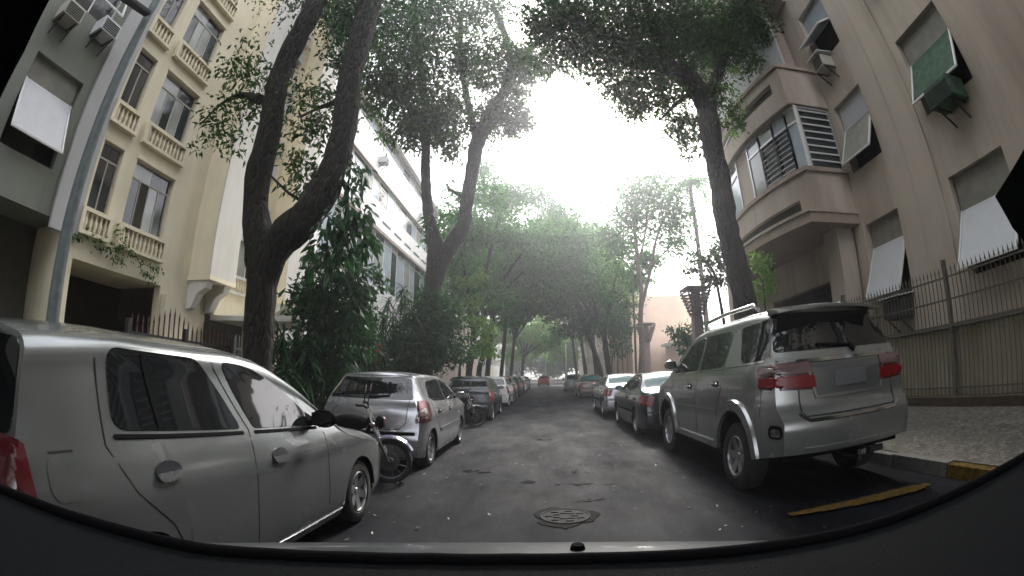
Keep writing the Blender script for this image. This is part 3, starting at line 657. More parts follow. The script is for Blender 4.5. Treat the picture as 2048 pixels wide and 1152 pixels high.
# fence and low wall in front of the beige building
lw = wthing('garden_wall', 'low stained beige wall behind the spiked iron fence on the right', 'wall', (7.6,3,0))
MB().box(7.52,7.72,-4,9.3,.3,1.70).build('wall', mat('wall_stained',(.34,.31,.24),.9,var=.12,scale=2,stain=(.20,.15,.07),sscale=1.6,bump=.3), lw)
for k in range(14): MB().box(7.49,7.75,-4+k*.95,-4+k*.95+.935,1.702,1.76).build('coping_stone', M['greyp'], lw)
MB().box(7.2,7.519,-4,9.3,.25,.47).build('planter_kerb', M['earth'], lw)
fe = wthing('iron_fence', 'tall dark spiked iron fence in front of the beige building', 'fence', (7.4,3,.3))
fr = MB()
for z in (.62,2.2,2.60): fr.bar((7.4,-3.9,z),(7.4,9.25,z),.035,.03)
fr.bar((7.4,-3.9,1.74),(7.4,9.25,1.74),.05,.06); fr.build('rail', M['ironf'], fe)
for y in (-.8,2.35,5.72,9.2): MB().box(7.36,7.44,y-.04,y+.04,.32,2.92).build('post', M['ironf'], fe)
pk = MB().box(-.0065,.0065,-.0065,.0065,0,2.22); pk.add([(-.022,0,2.22),(0,-.022,2.22),(.022,0,2.22),(0,.022,2.22),(0,0,2.33),(0,0,2.18)],[(0,1,4),(1,2,4),(2,3,4),(3,0,4),(1,0,5),(2,1,5),(3,2,5),(0,3,5)])
p0 = pk.build('picket', M['ironf'], fe); p0.location = Vector((7.4,-3.8,.48))-fe.location
for k in range(1,118): inst(p0, Vector((7.4,-3.8+k*.11,.48))-fe.location, fe)

# left fence
def left_fence(label, y0, y1, m, mp, X=-7.0, top=2.02, orn=None, sp=.14):
    t = wthing('iron_fence', label, 'fence', (X,(y0+y1)/2,.1)); fr = MB()
    for z in (.35,1.05,top-.22): fr.bar((X,y0,z),(X,y1,z),.03,.05)
    fr.build('rail', m, t)
    for y in np.arange(y0, y1+.01, (y1-y0)/max(1,round((y1-y0)/1.6))): MB().box(X-.05,X+.05,y-.05,y+.05,.1,top+.02).build('post', m, t)
    pk = MB().box(-.012,.012,-.012,.012,0,top-.12); h = top-.12
    pk.add([(-.028,0,h),(0,-.028,h),(.028,0,h),(0,.028,h),(0,0,h+.16),(0,0,h-.06)],[(0,1,4),(1,2,4),(2,3,4),(3,0,4),(1,0,5),(2,1,5),(3,2,5),(0,3,5)])
    q = None; n = int((y1-y0)/sp)
    for k in range(n):
        y = y0+(k+.5)*(y1-y0)/n
        z = .1 + (max(0,.28-abs(y-orn)*.45) if orn else 0)
        if q is None: q = pk.build('picket', mp, t); q.location = Vector((X,y,z))-t.location
        else: inst(q, Vector((X,y,z))-t.location, t)
    return t
left_fence('spiked rusty gate fence with an arched crest beside the cream building', 5.2, 8.3, M['iron'], M['ironr'], orn=6.35)
left_fence('pale barred fence running behind the trunk of the big forked tree', 8.4, 11.1, M['ironw'], M['ironw'])
left_fence('pale barred fence among the strap leaved plants', 13.95, 20, M['ironw'], M['ironw'])
MB_ = MB().box(-7.12,-6.98,20.1,34,.1,.9); t = wthing('garden_wall','low grey wall along the left pavement past the barred fences','wall',(-7,27,0)); MB_.build('wall', M['greyp'], t)

# street pole far left
p0, p1 = at_x(137,454,-8.6), at_x(312,0,-8.6); pb = Vector((-8.62, 4.35, .1))
spole = wthing('street_pole', 'leaning grey steel street pole between the grey green and cream buildings', 'pole', pb)
top = Vector((-8.58,4.42,10.2))
MB().tube([pb+(top-pb)*k/6 for k in range(7)], [.16-.012*k for k in range(7)], 14).build('pole', M['polemetal'], spole, smooth=50)
hd = at_x(285,28,-8.4)
MB().bar(hd+Vector((0,.15,.12)), hd+Vector((.1,-.75,-.12)), .22, .12).build('lamp_head', M['iron'], spole, bevel=.03)
MB().lathe([(.2,0),(.21,.03),(.18,.3),(.165,.32)],14,pb).build('base_collar', M['polemetal'], spole)

# flared louvred towers
def tower(label, x, y, zb, zt, w=.46, rnd_cap=False):
    t = wthing('vent_tower', label, 'tower', (x,y,.3), 'flared concrete vent towers')
    zn = zt-1.15
    MB().add([(x-w/2,y-w/2,.3),(x+w/2,y-w/2,.3),(x+w/2,y+w/2,.3),(x-w/2,y+w/2,.3),(x-w*.42,y-w*.42,zn),(x+w*.42,y-w*.42,zn),(x+w*.42,y+w*.42,zn),(x-w*.42,y+w*.42,zn)],
             [(0,1,5,4),(1,2,6,5),(2,3,7,6),(3,0,4,7),(4,5,6,7)]).build('shaft', M['concrete'], t, bevel=.02)
    n = 7
    for k in range(n):
        z = zn+.1+k*.14; q = w*.42+.06+(k/(n-1))*.26; f = MB()
        for (a, e) in (((-q,-q),(q,-q)),((q,-q),(q,q)),((q,q),(-q,q)),((-q,q),(-q,-q))): f.bar((x+a[0],y+a[1],z),(x+e[0],y+e[1],z),.05,.05)
        f.build('louvre', M['concrete'], t)
    f = MB()
    for sx in (-1,1):
        for sy in (-1,1): f.bar((x+sx*w*.42,y+sy*w*.42,zn),(x+sx*(w*.42+.3),y+sy*(w*.42+.3),zt-.05),.06)
    f.build('corner_rib', M['concrete'], t)
    if rnd_cap: MB().lathe([(0,0),(.56,0),(.58,-.03),(.56,-.08),(0,-.08)],28,(x,y,zt)).build('cap', M['concrete'], t, smooth=40)
    else: MB().box(x-.52,x+.52,y-.52,y+.52,zt-.08,zt).build('cap', M['concrete'], t)
    MB().box(x-.16,x+.16,y-.16,y+.16,zn,zt-.082).build('core', M['concrete'], t)
tower('nearer flared louvred concrete tower rising behind the silver off-roader', 6.2, 17.2, 0, 4.72)
tower('farther flared louvred concrete tower with a round cap left of the taller one', 6.2, 26.6, 0, 4.4, rnd_cap=True)
pp = wthing('street_pole','thin straight pole rising beside the farther flared tower','pole',(5.6,27,.2)); MB().tube([(5.6,27,.2),(5.6,27,7.5)],.07,8).build('pole', M['barkp'], pp)
for i,(x,y,h) in enumerate(((-.9+1.2,95,9),(3.9,80,8))):
    pp = wthing('street_pole',['slender white lamp pole far off in the middle of the street view','slender pale lamp pole far off by the right kerb'][i],'pole',(x,y,0)); MB().tube([(x,y,0),(x,y,h)],.09,6).build('pole', M['wframe'], pp)

# ------------------------------------------------------------------ cars
def pchip(xs, ys):
    xs = np.array(xs, float); ys = np.array(ys, float); h = np.diff(xs); d = np.diff(ys)/h
    m = np.zeros(len(xs)); m[0] = d[0]; m[-1] = d[-1]
    for i in range(1, len(xs)-1):
        if d[i-1]*d[i] > 0:
            w1 = 2*h[i]+h[i-1]; w2 = h[i]+2*h[i-1]; m[i] = (w1+w2)/(w1/d[i-1]+w2/d[i])
    def f(x):
        x = min(max(x, xs[0]), xs[-1]); i = min(max(int(np.searchsorted(xs, x)-1), 0), len(h)-1)
        t = (x-xs[i])/h[i]; a, b_ = ys[i], ys[i+1]
        return a*(1+2*t)*(1-t)**2+m[i]*h[i]*t*(1-t)**2+b_*t*t*(3-2*t)+m[i+1]*h[i]*t*t*(t-1)
    return f
def sortp(p): p = sorted(p); return pchip([a for a,_ in p], [b_ for _,b_ in p])
class Car:
    def __init__(s, label, loc, rz, paint, sp, group='cars parked along the kerbs', name='parked_car', detail=2):
        s.sp = sp; s.detail = detail; s.paint = paint
        s.root = thing(name, label, 'car', loc, rz, group)
        s.body()
        s.bvh = BVHTree.FromPolygons([Vector(v) for v in s.v], s.f)
    def hw(s, y, z):
        sp = s.sp; L = sp['L']/2; y0 = L-sp.get('round', .7); a = abs(y)
        pl = 1-sp.get('taper', .11)*(max(0, a-y0)/(L-y0))**2.6
        if y > 0: pl -= .02*(y/L)**2
        return s.fp(z)*pl
    def body(s):
        sp = s.sp; L = sp['L']/2; s.fp = sortp(sp['prof']); fh = sortp(sp['top']); fr = sortp(sp['rear']); ff = sortp(sp['front'])
        zs0 = sp['sill']; wr = sp['wr']; Ra = wr+sp.get('gap', .055)
        NV = 72 if s.detail > 1 else 30
        ylo, yhi = fr(.4), ff(.4); vv = set(np.linspace(0, 1, NV).round(5))
        for yc in sp['wheels']:
            for a in np.linspace(0, math.pi, 17 if s.detail > 1 else 9): vv.add(round((yc+Ra*math.cos(a)-ylo)/(yhi-ylo), 5))
        vv |= {.006,.015,.03,.985,.994}
        vv = sorted(v for v in vv if 0 <= v <= 1)
        v2 = [vv[0]]
        for v in vv[1:]:
            if v-v2[-1] > .003 or v == 1: v2.append(v)
        vv = v2
        NS, NA, K = (18, 6, 12) if s.detail > 1 else (10, 4, 8)
        bulge = sp.get('bulge', .07); rc = sp.get('rc', .10)
        rows = []
        for v in vv:
            z = sp['H'] if not sp.get('sedan') else 1.0
            for _ in range(25):
                y = fr(z)*(1-v)+ff(z)*v; z = .5*z+.5*fh(y)
            H = z; ym = fr(.4)*(1-v)+ff(.4)*v; S = zs0
            for yc in sp['wheels']:
                if abs(ym-yc) < Ra-1e-4: S = max(S, wr+math.sqrt(Ra*Ra-(ym-yc)**2))
            if v < .5: S = max(S, zs0+sp.get('rup', .06)*max(0, 1-(v)/.12))
            else: S = max(S, zs0+.04*max(0, 1-(1-v)/.12))
            r = min(rc, max(.03, (H-S)*.3)); crown = sp.get('crown', .035)*min(1, .4+H/1.6)
            zt = H-crown-r; pts = []
            for i in range(NS+1):
                z = S+(zt-S)*i/NS; y = fr(z)*(1-v)+ff(z)*v; pts.append((s.hw(y, z), y, z))
            y = fr(H)*(1-v)+ff(H)*v; xt = pts[-1][0]
            for i in range(1, NA+1):
                a = math.pi/2*i/NA; z = zt+r*math.sin(a); pts.append((xt-r*1.15*(1-math.cos(a)), fr(z)*(1-v)+ff(z)*v, z))
            xe = pts[-1][0]
            for k in range(1, K//2+1):
                x = xe*(1-2*k/K); z = H-crown*(x/xe)**2; pts.append((x, fr(z)*(1-v)+ff(z)*v, z))
            q = []
            for x, y, z in pts:
                w = max(0, 1-v/.2)*-1 + max(0, 1-(1-v)/.25)
                q.append((x, y+bulge*w*(1-(x/max(.3, s.hw(y, z)))**2), z))
            rows.append(q)
        V = []; Fc = []; M_ = len(rows[0]); idx = []
        for q in rows:
            ring = [(-x, y, z) for x, y, z in q]+[(x, y, z) for x, y, z in q[-2::-1]]
            idx.append(range(len(V), len(V)+len(ring))); V += ring
        nr = 2*M_-1
        for i in range(len(rows)-1):
            for j in range(nr-1): Fc.append((idx[i][j], idx[i][j+1], idx[i+1][j+1], idx[i+1][j]))
        for end, q, sg in ((0, rows[0], -1), (len(rows)-1, rows[-1], 1)):
            J = NS+NA; prev = None
            for j in range(J+1):
                x0, y0, z0 = q[j]; cur = []
                for k in range(K+1):
                    if k == 0: cur.append(idx[end][j]); continue
                    if k == K: cur.append(idx[end][nr-1-j]); continue
                    if j == J: cur.append(idx[end][J+k]); continue
                    x = -x0*(1-2*k/K); yy = y0+sg*bulge*(1-(x/max(.3, x0))**2)
                    V.append((x, yy, z0)); cur.append(len(V)-1)
                if prev:
                    for k in range(K):
                        f = (prev[k], prev[k+1], cur[k+1], cur[k]); Fc.append(f if sg < 0 else f[::-1])
                prev = cur
        s.v, s.f = V, Fc
        me = bpy.data.meshes.new('body'); me.from_pydata(V, [], Fc); me.materials.append(s.paint)
        bm = bmesh.new(); bm.from_mesh(me); bmesh.ops.recalc_face_normals(bm, faces=bm.faces); bm.to_mesh(me); bm.free()
        fin(me, 38)
        s.b = bpy.data.objects.new('body', me); C.objects.link(s.b); s.b.parent = s.root
        # underside and wheel wells
        u = MB(); hwm = sp['W']/2
        u.box(-hwm*.86, hwm*.86, -L*.93, L*.93, zs0+.02, zs0+.06)
        for yc in sp['wheels']:
            for sx in (-1, 1):
                n = 14; Rw = Ra+.012; xo, xi = sx*(hwm-.03), sx*(hwm-.34); vs_ = []
                for k in range(n+1):
                    a = math.pi*k/n; vs_ += [(xo, yc+Rw*math.cos(a), wr+Rw*math.sin(a)), (xi, yc+Rw*math.cos(a), wr+Rw*math.sin(a))]
                vs_.append((xi, yc, wr)); m_ = len(vs_)-1
                u.add(vs_, [(2*k, 2*k+1, 2*k+3, 2*k+2) for k in range(n)]+[(2*k+1, m_, 2*k+3) for k in range(n)])
        u.build('underbody', M['black'], s.root)
    def cast(s, p, d):
        h = s.bvh.ray_cast(Vector(p), Vector(d))
        if h[0] is None:
            h = s.bvh.find_nearest(Vector(p)+Vector(d)*2.0 if False else Vector(p)+Vector(d)*2.2)
        n = h[1]
        if n.dot(Vector(d)) > 0: n = -n
        return h[0], n
    def proj(s, view, a, b_):
        if view == 'L': return s.cast((-3, a, b_), (1, 0, 0))
        if view == 'R': return s.cast((3, a, b_), (-1, 0, 0))
        if view == 'B': return s.cast((a, -5, b_), (0, 1, 0))
        if view == 'F': return s.cast((a, 5, b_), (0, -1, 0))
        if view == 'T': return s.cast((a, b_, 4), (0, 0, -1))
        k = s.hw(-s.sp['L']/2+.06, .8); y0 = -s.sp['L']/2+.04     # rear corners: a runs across the corner
        if view == 'LB': d = Vector((.6, .8, 0)); return s.cast(Vector((-k, y0, b_))-d*4+Vector((.8, -.6, 0))*a, d)
        if view == 'RB': d = Vector((-.6, .8, 0)); return s.cast(Vector((k, y0, b_))-d*4+Vector((.8, .6, 0))*a, d)
    def panel(s, name, poly, view, m, off=.004, r=.05, parent=None, rings=5, depth=.02):
        n = len(poly); pts = []
        rl = r if hasattr(r, '__len__') else [r]*n
        for i in range(n):
            p, a, c = Vector(poly[i]), Vector(poly[i-1]), Vector(poly[(i+1) % n])
            rr_ = min(rl[i], (a-p).length*.45, (c-p).length*.45)
            if rr_ < .004: pts.append(p); continue
            q0 = p+(a-p).normalized()*rr_; q1 = p+(c-p).normalized()*rr_
            for k in range(5):
                t = k/4; pts.append(q0*(1-t)**2+p*2*t*(1-t)+q1*t*t)
        ed = []
        for i in range(len(pts)):
            a, c = pts[i], pts[(i+1) % len(pts)]; k_ = max(1, int((c-a).length/(.09 if s.detail > 1 else .25)))
            ed += [a+(c-a)*k/k_ for k in range(k_)]
        c = sum(ed, Vector((0,0)))/len(ed); N = len(ed); vs_ = []
        ro = [1, .985, .82, .6, .35][:rings]
        for i, t in enumerate(ro):
            for p in ed:
                q = c+(p-c)*t; h, nn = s.proj(view, q.x, q.y); vs_.append(h+nn*(off if i else -depth*.2))
        h, nn = s.proj(view, c.x, c.y); vs_.append(h+nn*off); m_ = len(vs_)-1
        fs = [(i*N+k, i*N+(k+1)%N, (i+1)*N+(k+1)%N, (i+1)*N+k) for i in range(len(ro)-1) for k in range(N)]
        fs += [((len(ro)-1)*N+k, (len(ro)-1)*N+(k+1)%N, m_) for k in range(N)]
        me = bpy.data.meshes.new(name); me.from_pydata([tuple(v) for v in vs_], [], fs); me.materials.append(m)
        bm = bmesh.new(); bm.from_mesh(me); bmesh.ops.recalc_face_normals(bm, faces=bm.faces); bm.normal_update()
        dv = {'L':(-1,0,0),'R':(1,0,0),'B':(0,-1,0),'F':(0,1,0),'T':(0,0,1),'LB':(-.6,-.8,0),'RB':(.6,-.8,0)}[view]
        if sum((f.normal.dot(Vector(dv))*f.calc_area() for f in bm.faces)) < 0: bmesh.ops.reverse_faces(bm, faces=bm.faces)
        bm.to_mesh(me); bm.free(); fin(me, 30)
        o = bpy.data.objects.new(name, me); C.objects.link(o); o.parent = parent or s.root
        return o
    def strip(s, name, line, view, w, m, off=.004, parent=None, raise_=0):
        pts = [Vector(line[0])]
        for p in line[1:]:
            a = pts[-1]; c = Vector(p); k_ = max(1, int((c-a).length/.08)); pts += [a+(c-a)*k/k_ for k in range(1, k_+1)]
        vs_ = []; n = len(pts)
        for i, p in enumerate(pts):
            d = (pts[min(i+1,n-1)]-pts[max(i-1,0)]).normalized(); t = Vector((-d.y, d.x))*w/2
            for q, o_ in ((p+t, 0), (p+t*.8, off), (p-t*.8, off), (p-t, 0)):
                h, nn = s.proj(view, q.x, q.y); vs_.append(h+nn*(o_+.0008))
        me = bpy.data.meshes.new(name); me.from_pydata([tuple(v) for v in vs_], [], [(i*4+j, i*4+j+1, i*4+j+5, i*4+j+4) for i in range(n-1) for j in range(3)])
        me.materials.append(m); fin(me, 50)
        o = bpy.data.objects.new(name, me); C.objects.link(o); o.parent = parent or s.root; return o
    def wheels(s, spokes=5, rim=None):
        sp = s.sp; wr = sp['wr']; ww = sp.get('ww', .19); rr_ = wr*sp.get('rimf', .66); hwm = sp['W']/2-sp.get('winset', .035)
        ty = MB(); ty.lathe([(rr_*.98, -ww/2+.02), (rr_+.01, -ww/2), (wr-.03, -ww/2), (wr-.004, -ww/2+.02), (wr, -ww*.2), (wr, ww*.2), (wr-.004, ww/2-.02), (wr-.03, ww/2), (rr_+.01, ww/2), (rr_*.98, ww/2-.02)], 28, (0,0,0), 'x')
        tm = ty.mesh('tyre'); tm.materials.append(M['rubber']); fin(tm, 40)
        rm = MB(); rm.lathe([(rr_, ww/2-.012), (rr_*.93, ww/2-.004), (rr_*.90, ww/2-.03), (rr_*.88, -.02)], 28, (0,0,0), 'x')
        for k in range(spokes):
            a = 2*math.pi*k/spokes; ca, sa = math.cos(a), math.sin(a)
            def P3(r_, t, x): return (x, r_*ca-t*sa, r_*sa+t*ca)
            w0, w1 = rr_*.20*5/spokes*1.1, rr_*.26*5/spokes
            rm.add([P3(rr_*.12,-w0,ww*.30),P3(rr_*.12,w0,ww*.30),P3(rr_*.91,w1,ww*.40),P3(rr_*.91,-w1,ww*.40),P3(rr_*.12,-w0,0),P3(rr_*.12,w0,0),P3(rr_*.91,w1,ww*.1),P3(rr_*.91,-w1,ww*.1)],
                   [(0,1,2,3),(7,6,5,4),(0,4,5,1),(1,5,6,2),(2,6,7,3),(3,7,4,0)])
        rm.lathe([(0, ww*.36), (rr_*.16, ww*.35), (rr_*.2, ww*.30), (rr_*.2, 0)], 14, (0,0,0), 'x')
        rmm = rm.mesh('rim'); rmm.materials.append(rim or M['rim']); fin(rmm, 35)
        bk = MB(); bk.lathe([(0, -.015), (rr_*.9, -.015), (rr_*.9, -.03)], 20, (0,0,0), 'x'); bkm = bk.mesh('backing_disc'); bkm.materials.append(M['iron'])  # dark disc added behind the spokes to darken the gaps
        for yc in sp['wheels']:
            for sx in (-1, 1):
                w = bpy.data.objects.new('wheel', tm); C.objects.link(w); w.parent = s.root
                w.location = (sx*(hwm-ww/2), yc, wr); w.rotation_euler = (rnd.uniform(0, 6), 0, 0 if sx > 0 else math.pi)
                for me in (rmm, bkm):
                    o = bpy.data.objects.new(me.name.split('.')[0], me); C.objects.link(o); o.parent = w
    def mirror(s, y, z, m, x=None):
        for sx in (-1, 1):
            x0 = s.hw(y, z)
            bm = bmesh.new(); bmesh.ops.create_uvsphere(bm, u_segments=14, v_segments=8, radius=1)
            for v in bm.verts:
                yy = v.co.y
                v.co = Vector((v.co.x*.11, (yy*.085 if yy > 0 else yy*.03), v.co.z*(.075 if v.co.z > 0 else .065)))+Vector((sx*(x0+.11), y, z+.03))
            me = bpy.data.meshes.new('mirror'); bm.to_mesh(me); bm.free(); me.materials.append(m); fin(me, 60)
            o = bpy.data.objects.new('mirror', me); C.objects.link(o); o.parent = s.root
            MB().bar((sx*(x0-.02), y, z-.01), (sx*(x0+.08), y, z+.01), .05, .035).build('mirror_stalk', M['black'], o)
            MB().box(sx*(x0+.11)-.085, sx*(x0+.11)+.085, y-.034, y-.031, z-.02, z+.08).build('mirror_glass', M['carglass'], o)
    def handle(s, y, z, m, cup=True):
        for vw, sx in (('L', -1), ('R', 1)):
            if cup: s.panel('handle_cup_shade', [(y-.10,z-.035),(y+.10,z-.035),(y+.10,z+.03),(y-.10,z+.03)], vw, M['black'], .002, .03, rings=3)  # dark patch on the door skin, painted shade of the handle cup
            h, n = s.proj(vw, y, z); MB().bar(h+n*.022+Vector((0,-.09,0)), h+n*.022+Vector((0,.09,0)), .028, .03).build('handle', m, s.root, smooth=40, bevel=.008)

def mirror_sides(c, name, poly, m, **k):
    for vw in ('L', 'R'): c.panel(name, poly, vw, m, **k)

def hatch_spec(L=3.8, W=1.66, H=1.48, wb=2.48, fo=.74, wr=.30, slope=.42, hz=.93, **k):
    l = L/2; fw = l-fo; rw = fw-wb
    d = dict(L=L, W=W, H=H, wr=wr, sill=.19, wheels=(rw, fw), gap=.05,
        prof=[(.15,W/2-.07),(.30,W/2-.015),(.55,W/2),(.75,W/2-.005),(hz,W/2-.05),(hz+.08,W/2-.085),(H-.12,W/2-.235),(H,W/2-.27)],
        top=[(-l,H-.07),(-l+.5,H-.015),(-l+1.1,H),(-.05,H-.02),(.35,H-.08),(.62,H-.2),(1.18,hz+.07),(1.35,hz+.035),(l-.35,hz-.11),(l-.1,hz-.21),(l,hz-.28)],
        rear=[(.15,-l+.06),(.35,-l),(.58,-l+.005),(.62,-l+.03),(hz,-l+.06),(hz+.12,-l+.10),(H-.1,-l+slope),(H,-l+slope+.03)],
        front=[(.15,l-.10),(.40,l),(.58,l-.01),(.72,l-.10),(hz,l-.5),(H,l-1.2)])
    d.update(k); return d
def sedan_spec(L=4.45, W=1.74, H=1.46, wb=2.6, fo=.85, wr=.315, hz=.93, **k):
    l = L/2; fw = l-fo; rw = fw-wb
    d = dict(L=L, W=W, H=H, wr=wr, sill=.19, wheels=(rw, fw), sedan=True, gap=.05,
        prof=[(.15,W/2-.07),(.30,W/2-.015),(.55,W/2),(.75,W/2-.005),(hz,W/2-.05),(hz+.08,W/2-.09),(H-.12,W/2-.26),(H,W/2-.3)],
        top=[(-l,1.0),(-l+.12,1.045),(-l+.55,1.06),(-l+.70,1.09),(-l+1.2,H-.10),(-l+1.6,H-.01),(-.15,H),(.25,H-.06),(.6,H-.22),(1.05,hz+.08),(1.25,hz+.04),(l-.4,hz-.12),(l-.1,hz-.23),(l,hz-.3)],
        rear=[(.15,-l+.08),(.35,-l),(.58,-l+.005),(.62,-l+.02),(1.0,-l+.05),(1.05,-l+.1),(H,-l+.3)],
        front=[(.15,l-.10),(.40,l),(.58,l-.01),(.72,l-.10),(hz,l-.5),(H,l-.9)])
    d.update(k); return d
def dress(c, kind, paint, lamp='tall', far=False):
    """glass, lamps, seams common to the ordinary cars"""
    sp = c.sp; l = sp['L']/2; H = sp['H']; hz = .93; w = sp['W']/2
    if kind == 'hatch':
        sw = [('rear_side_window', [(-l+.78,H-.14),(-l+.62,hz+.13),(-.12,hz+.08),(-.08,H-.10)]), ('front_side_window', [(-.02,H-.10),(-.06,hz+.08),(.98,hz+.07),(.45,H-.19)])]
        rg = [(-w+.27,H-.13),(w-.27,H-.13),(w-.17,hz+.15),(-w+.17,hz+.15)]
    else:
        sw = [('rear_side_window', [(-l+1.42,H-.14),(-l+1.06,hz+.15),(-.42,hz+.10),(-.36,H-.10)]), ('front_side_window', [(-.30,H-.10),(-.35,hz+.09),(.82,hz+.08),(.28,H-.17)])]
        rg = None
    for n_, p_ in sw: mirror_sides(c, n_, p_, M['carglass'], r=.06)
    if rg: c.panel('rear_window', rg, 'B', M['carglass'], r=.07)
    else: c.panel('rear_window', [(-w+.30,-l+1.28),(w-.30,-l+1.28),(w-.24,-l+.80),(-w+.24,-l+.80)], 'T', M['tintglass'], r=.06)
    fy = (.40, 1.14) if kind == 'hatch' else (.26, 1.0)
    c.panel('windscreen', [(-w+.30,fy[0]),(w-.30,fy[0]),(w-.20,fy[1]),(-w+.20,fy[1])], 'T', M['carglass'], r=.07)
    if lamp == 'tall':
        for vw, sg in (('LB',-1),('RB',1)): c.panel('tail_light', [(sg*-.02+.0,hz+.10),(sg*.30,hz+.06),(sg*.34,.72),(sg*.06,.62)] if sg > 0 else [(.02,hz+.10),(-.30,hz+.06),(-.34,.72),(-.06,.62)], vw, M['redlamp'], r=.05, off=.008)
    else:
        for vw, sg in (('LB',-1),('RB',1)): c.panel('tail_light', [(sg*-.16,.93),(sg*.30,.95),(sg*.34,.76),(sg*-.10,.70)], vw, M['redlamp'], r=.05, off=.008)
    for sg in (-1,1): c.panel('headlight', [(sg*(w-.48),.68),(sg*(w-.2),.74),(sg*(w-.16),.62),(sg*(w-.45),.58)], 'F', M['clearlamp'], r=.04, off=.006)
    c.panel('number_plate', [(-.2,.66),(.2,.66),(.2,.78),(-.2,.78)] if kind != 'hatch' else [(-.2,.48),(.2,.48),(.2,.6),(-.2,.6)], 'B', M['plate'], r=.01, off=.008)
    c.strip('bumper_line', [(-w+.12,.60),(w-.12,.60)], 'B', .02, M['seam'], .002)
    if not far:
        ym = -.10 if kind == 'hatch' else -.38
        s_ = [[(ym,H-.08),(ym,hz),(ym,.26)]]
        for vw in ('L','R'):
            for q in s_: c.strip('door_seam', q, vw, .010, M['seam'], .001)
        c.handle(ym+.17, .84, paint); c.handle(ym-.75, .85, paint)
        for vw in ('L','R'): c.strip('side_moulding', [(sp['wheels'][0]+.42,.55),(sp['wheels'][1]-.42,.55)], vw, .06, M['black'], .012)
    c.mirror(.86 if kind == 'hatch' else .72, hz+.09, paint)
    c.wheels(6 if far else 5)

# silver hatchback beside the camera on the left
L1, W1, H1 = 3.95, 1.66, 1.555
sp = hatch_spec(L1, W1, H1, wb=2.6, fo=.74, wr=.30, hz=.95, slope=.20, round=.7, taper=.10, rc=.13)
l = L1/2
sp['top'] = [(-l,1.46),(-1.6,1.515),(-1.15,1.55),(-.47,1.55),(-.12,1.512),(.23,1.39),(.88,1.0),(1.08,.955),(1.48,.87),(1.83,.74),(l,.64)]
c1 = Car('silver hatchback with dark rear glass nearest on the left, close beside the camera', (-2.49, 2.625, -.02), 0, P_['silver'], sp, detail=2)
# shift polygons measured in street coordinates to the car's frame
S = lambda pts: [(a-2.625, z+.03) for a, z in pts]
mirror_sides(c1, 'rear_side_window', S([(1.27,1.42),(1.23,1.06),(2.20,1.015),(2.08,1.23),(1.93,1.415)]), M['carglass'], r=[.07,.09,.05,.3,.08])
mirror_sides(c1, 'front_side_window', S([(2.13,1.41),(2.20,1.24),(2.32,1.01),(3.12,.975),(2.92,1.15),(2.64,1.31),(2.40,1.395)]), M['carglass'], r=[.06,.2,.03,.06,.2,.3,.2])
for vw in ('L','R'):
    c1.strip('window_divider', S([(1.50,1.40),(1.54,1.06)]), vw, .035, M['black'], .008)
    c1.strip('door_seam', S([(2.05,1.40),(2.26,1.01),(2.25,.9),(2.20,.30)]), vw, .010, M['seam'], .001)
    c1.strip('door_seam', S([(3.14,.97),(3.2,.9),(3.19,.32)]), vw, .010, M['seam'], .001)
    c1.strip('door_seam', S([(1.20,1.36),(1.18,1.0),(1.30,.8),(1.5,.62),(1.62,.36)]), vw, .010, M['seam'], .001)
    c1.strip('sill_edge', S([(1.62,.24),(3.45,.22)]), vw, .012, M['chrome'], .006)
    c1.strip('waist_moulding', S([(1.24,1.035),(2.20,.995)]), vw, .022, M['black'], .006)
    c1.strip('waist_moulding', S([(2.32,.99),(3.10,.955)]), vw, .022, M['black'], .006)
    c1.panel('fuel_flap', S([(.86,.98),(1.04,.98),(1.04,.80),(.86,.80)]), vw, P_['silver'], .0025, .07)
    c1.strip('fuel_flap_seam', S([(.88,.985),(1.0,.99)]), vw, .01, M['seam'], .0015)
    c1.panel('mirror_triangle', S([(3.0,.99),(3.24,.965),(3.0,1.08)]), vw, M['black'], .006, .01)
for q, z in ((1.52,.87),(2.52,.83)):
    for vw in ('L','R'):
        y, zz = q-2.625, z+.03
        c1.panel('handle_cup_shade', [(y+.095*math.cos(q_), zz+.046*math.sin(q_)) for q_ in np.linspace(0, 2*math.pi, 15)[:-1]], vw, P_['charcoal'], .006, .02)  # raised dark ellipse, shade of the handle dimple put into its colour
        c1.panel('handle', [(y-.07,zz-.05),(y+.07,zz-.05),(y+.096,zz-.008),(y-.096,zz-.008)], vw, P_['silver'], .018, .03)
for vw in ('L','R'): c1.panel('tail_light', [(-1.945,1.07),(-1.845,1.06),(-1.828,.74),(-1.945,.72)], vw, M['reddeep'], r=.04, off=.014, depth=.06)
for sg in (-1,1): c1.panel('tail_light', [(sg*.70,1.06),(sg*.60,1.05),(sg*.58,.74),(sg*.70,.73)], 'B', M['reddeep'], r=.03, off=.014, depth=.06)
c1.panel('rear_window', [(-.54,H1-.12),(.54,H1-.12),(.66,1.06),(-.66,1.06)], 'B', M['carglass'], r=.08)
c1.panel('windscreen', [(-.52,.06),(.52,.06),(.62,.87),(-.62,.87)], 'T', M['carglass'], r=.07)
for sg in (-1,1): c1.panel('headlight', [(sg*.42,.70),(sg*.68,.76),(sg*.72,.62),(sg*.45,.58)], 'F', M['clearlamp'], r=.04, off=.006)
c1.mirror(.43, 1.03, M['black']); c1.wheels(6)
c1.panel('number_plate', [(-.2,.62),(.2,.62),(.2,.74),(-.2,.74)], 'B', M['plate'], r=.01, off=.008)

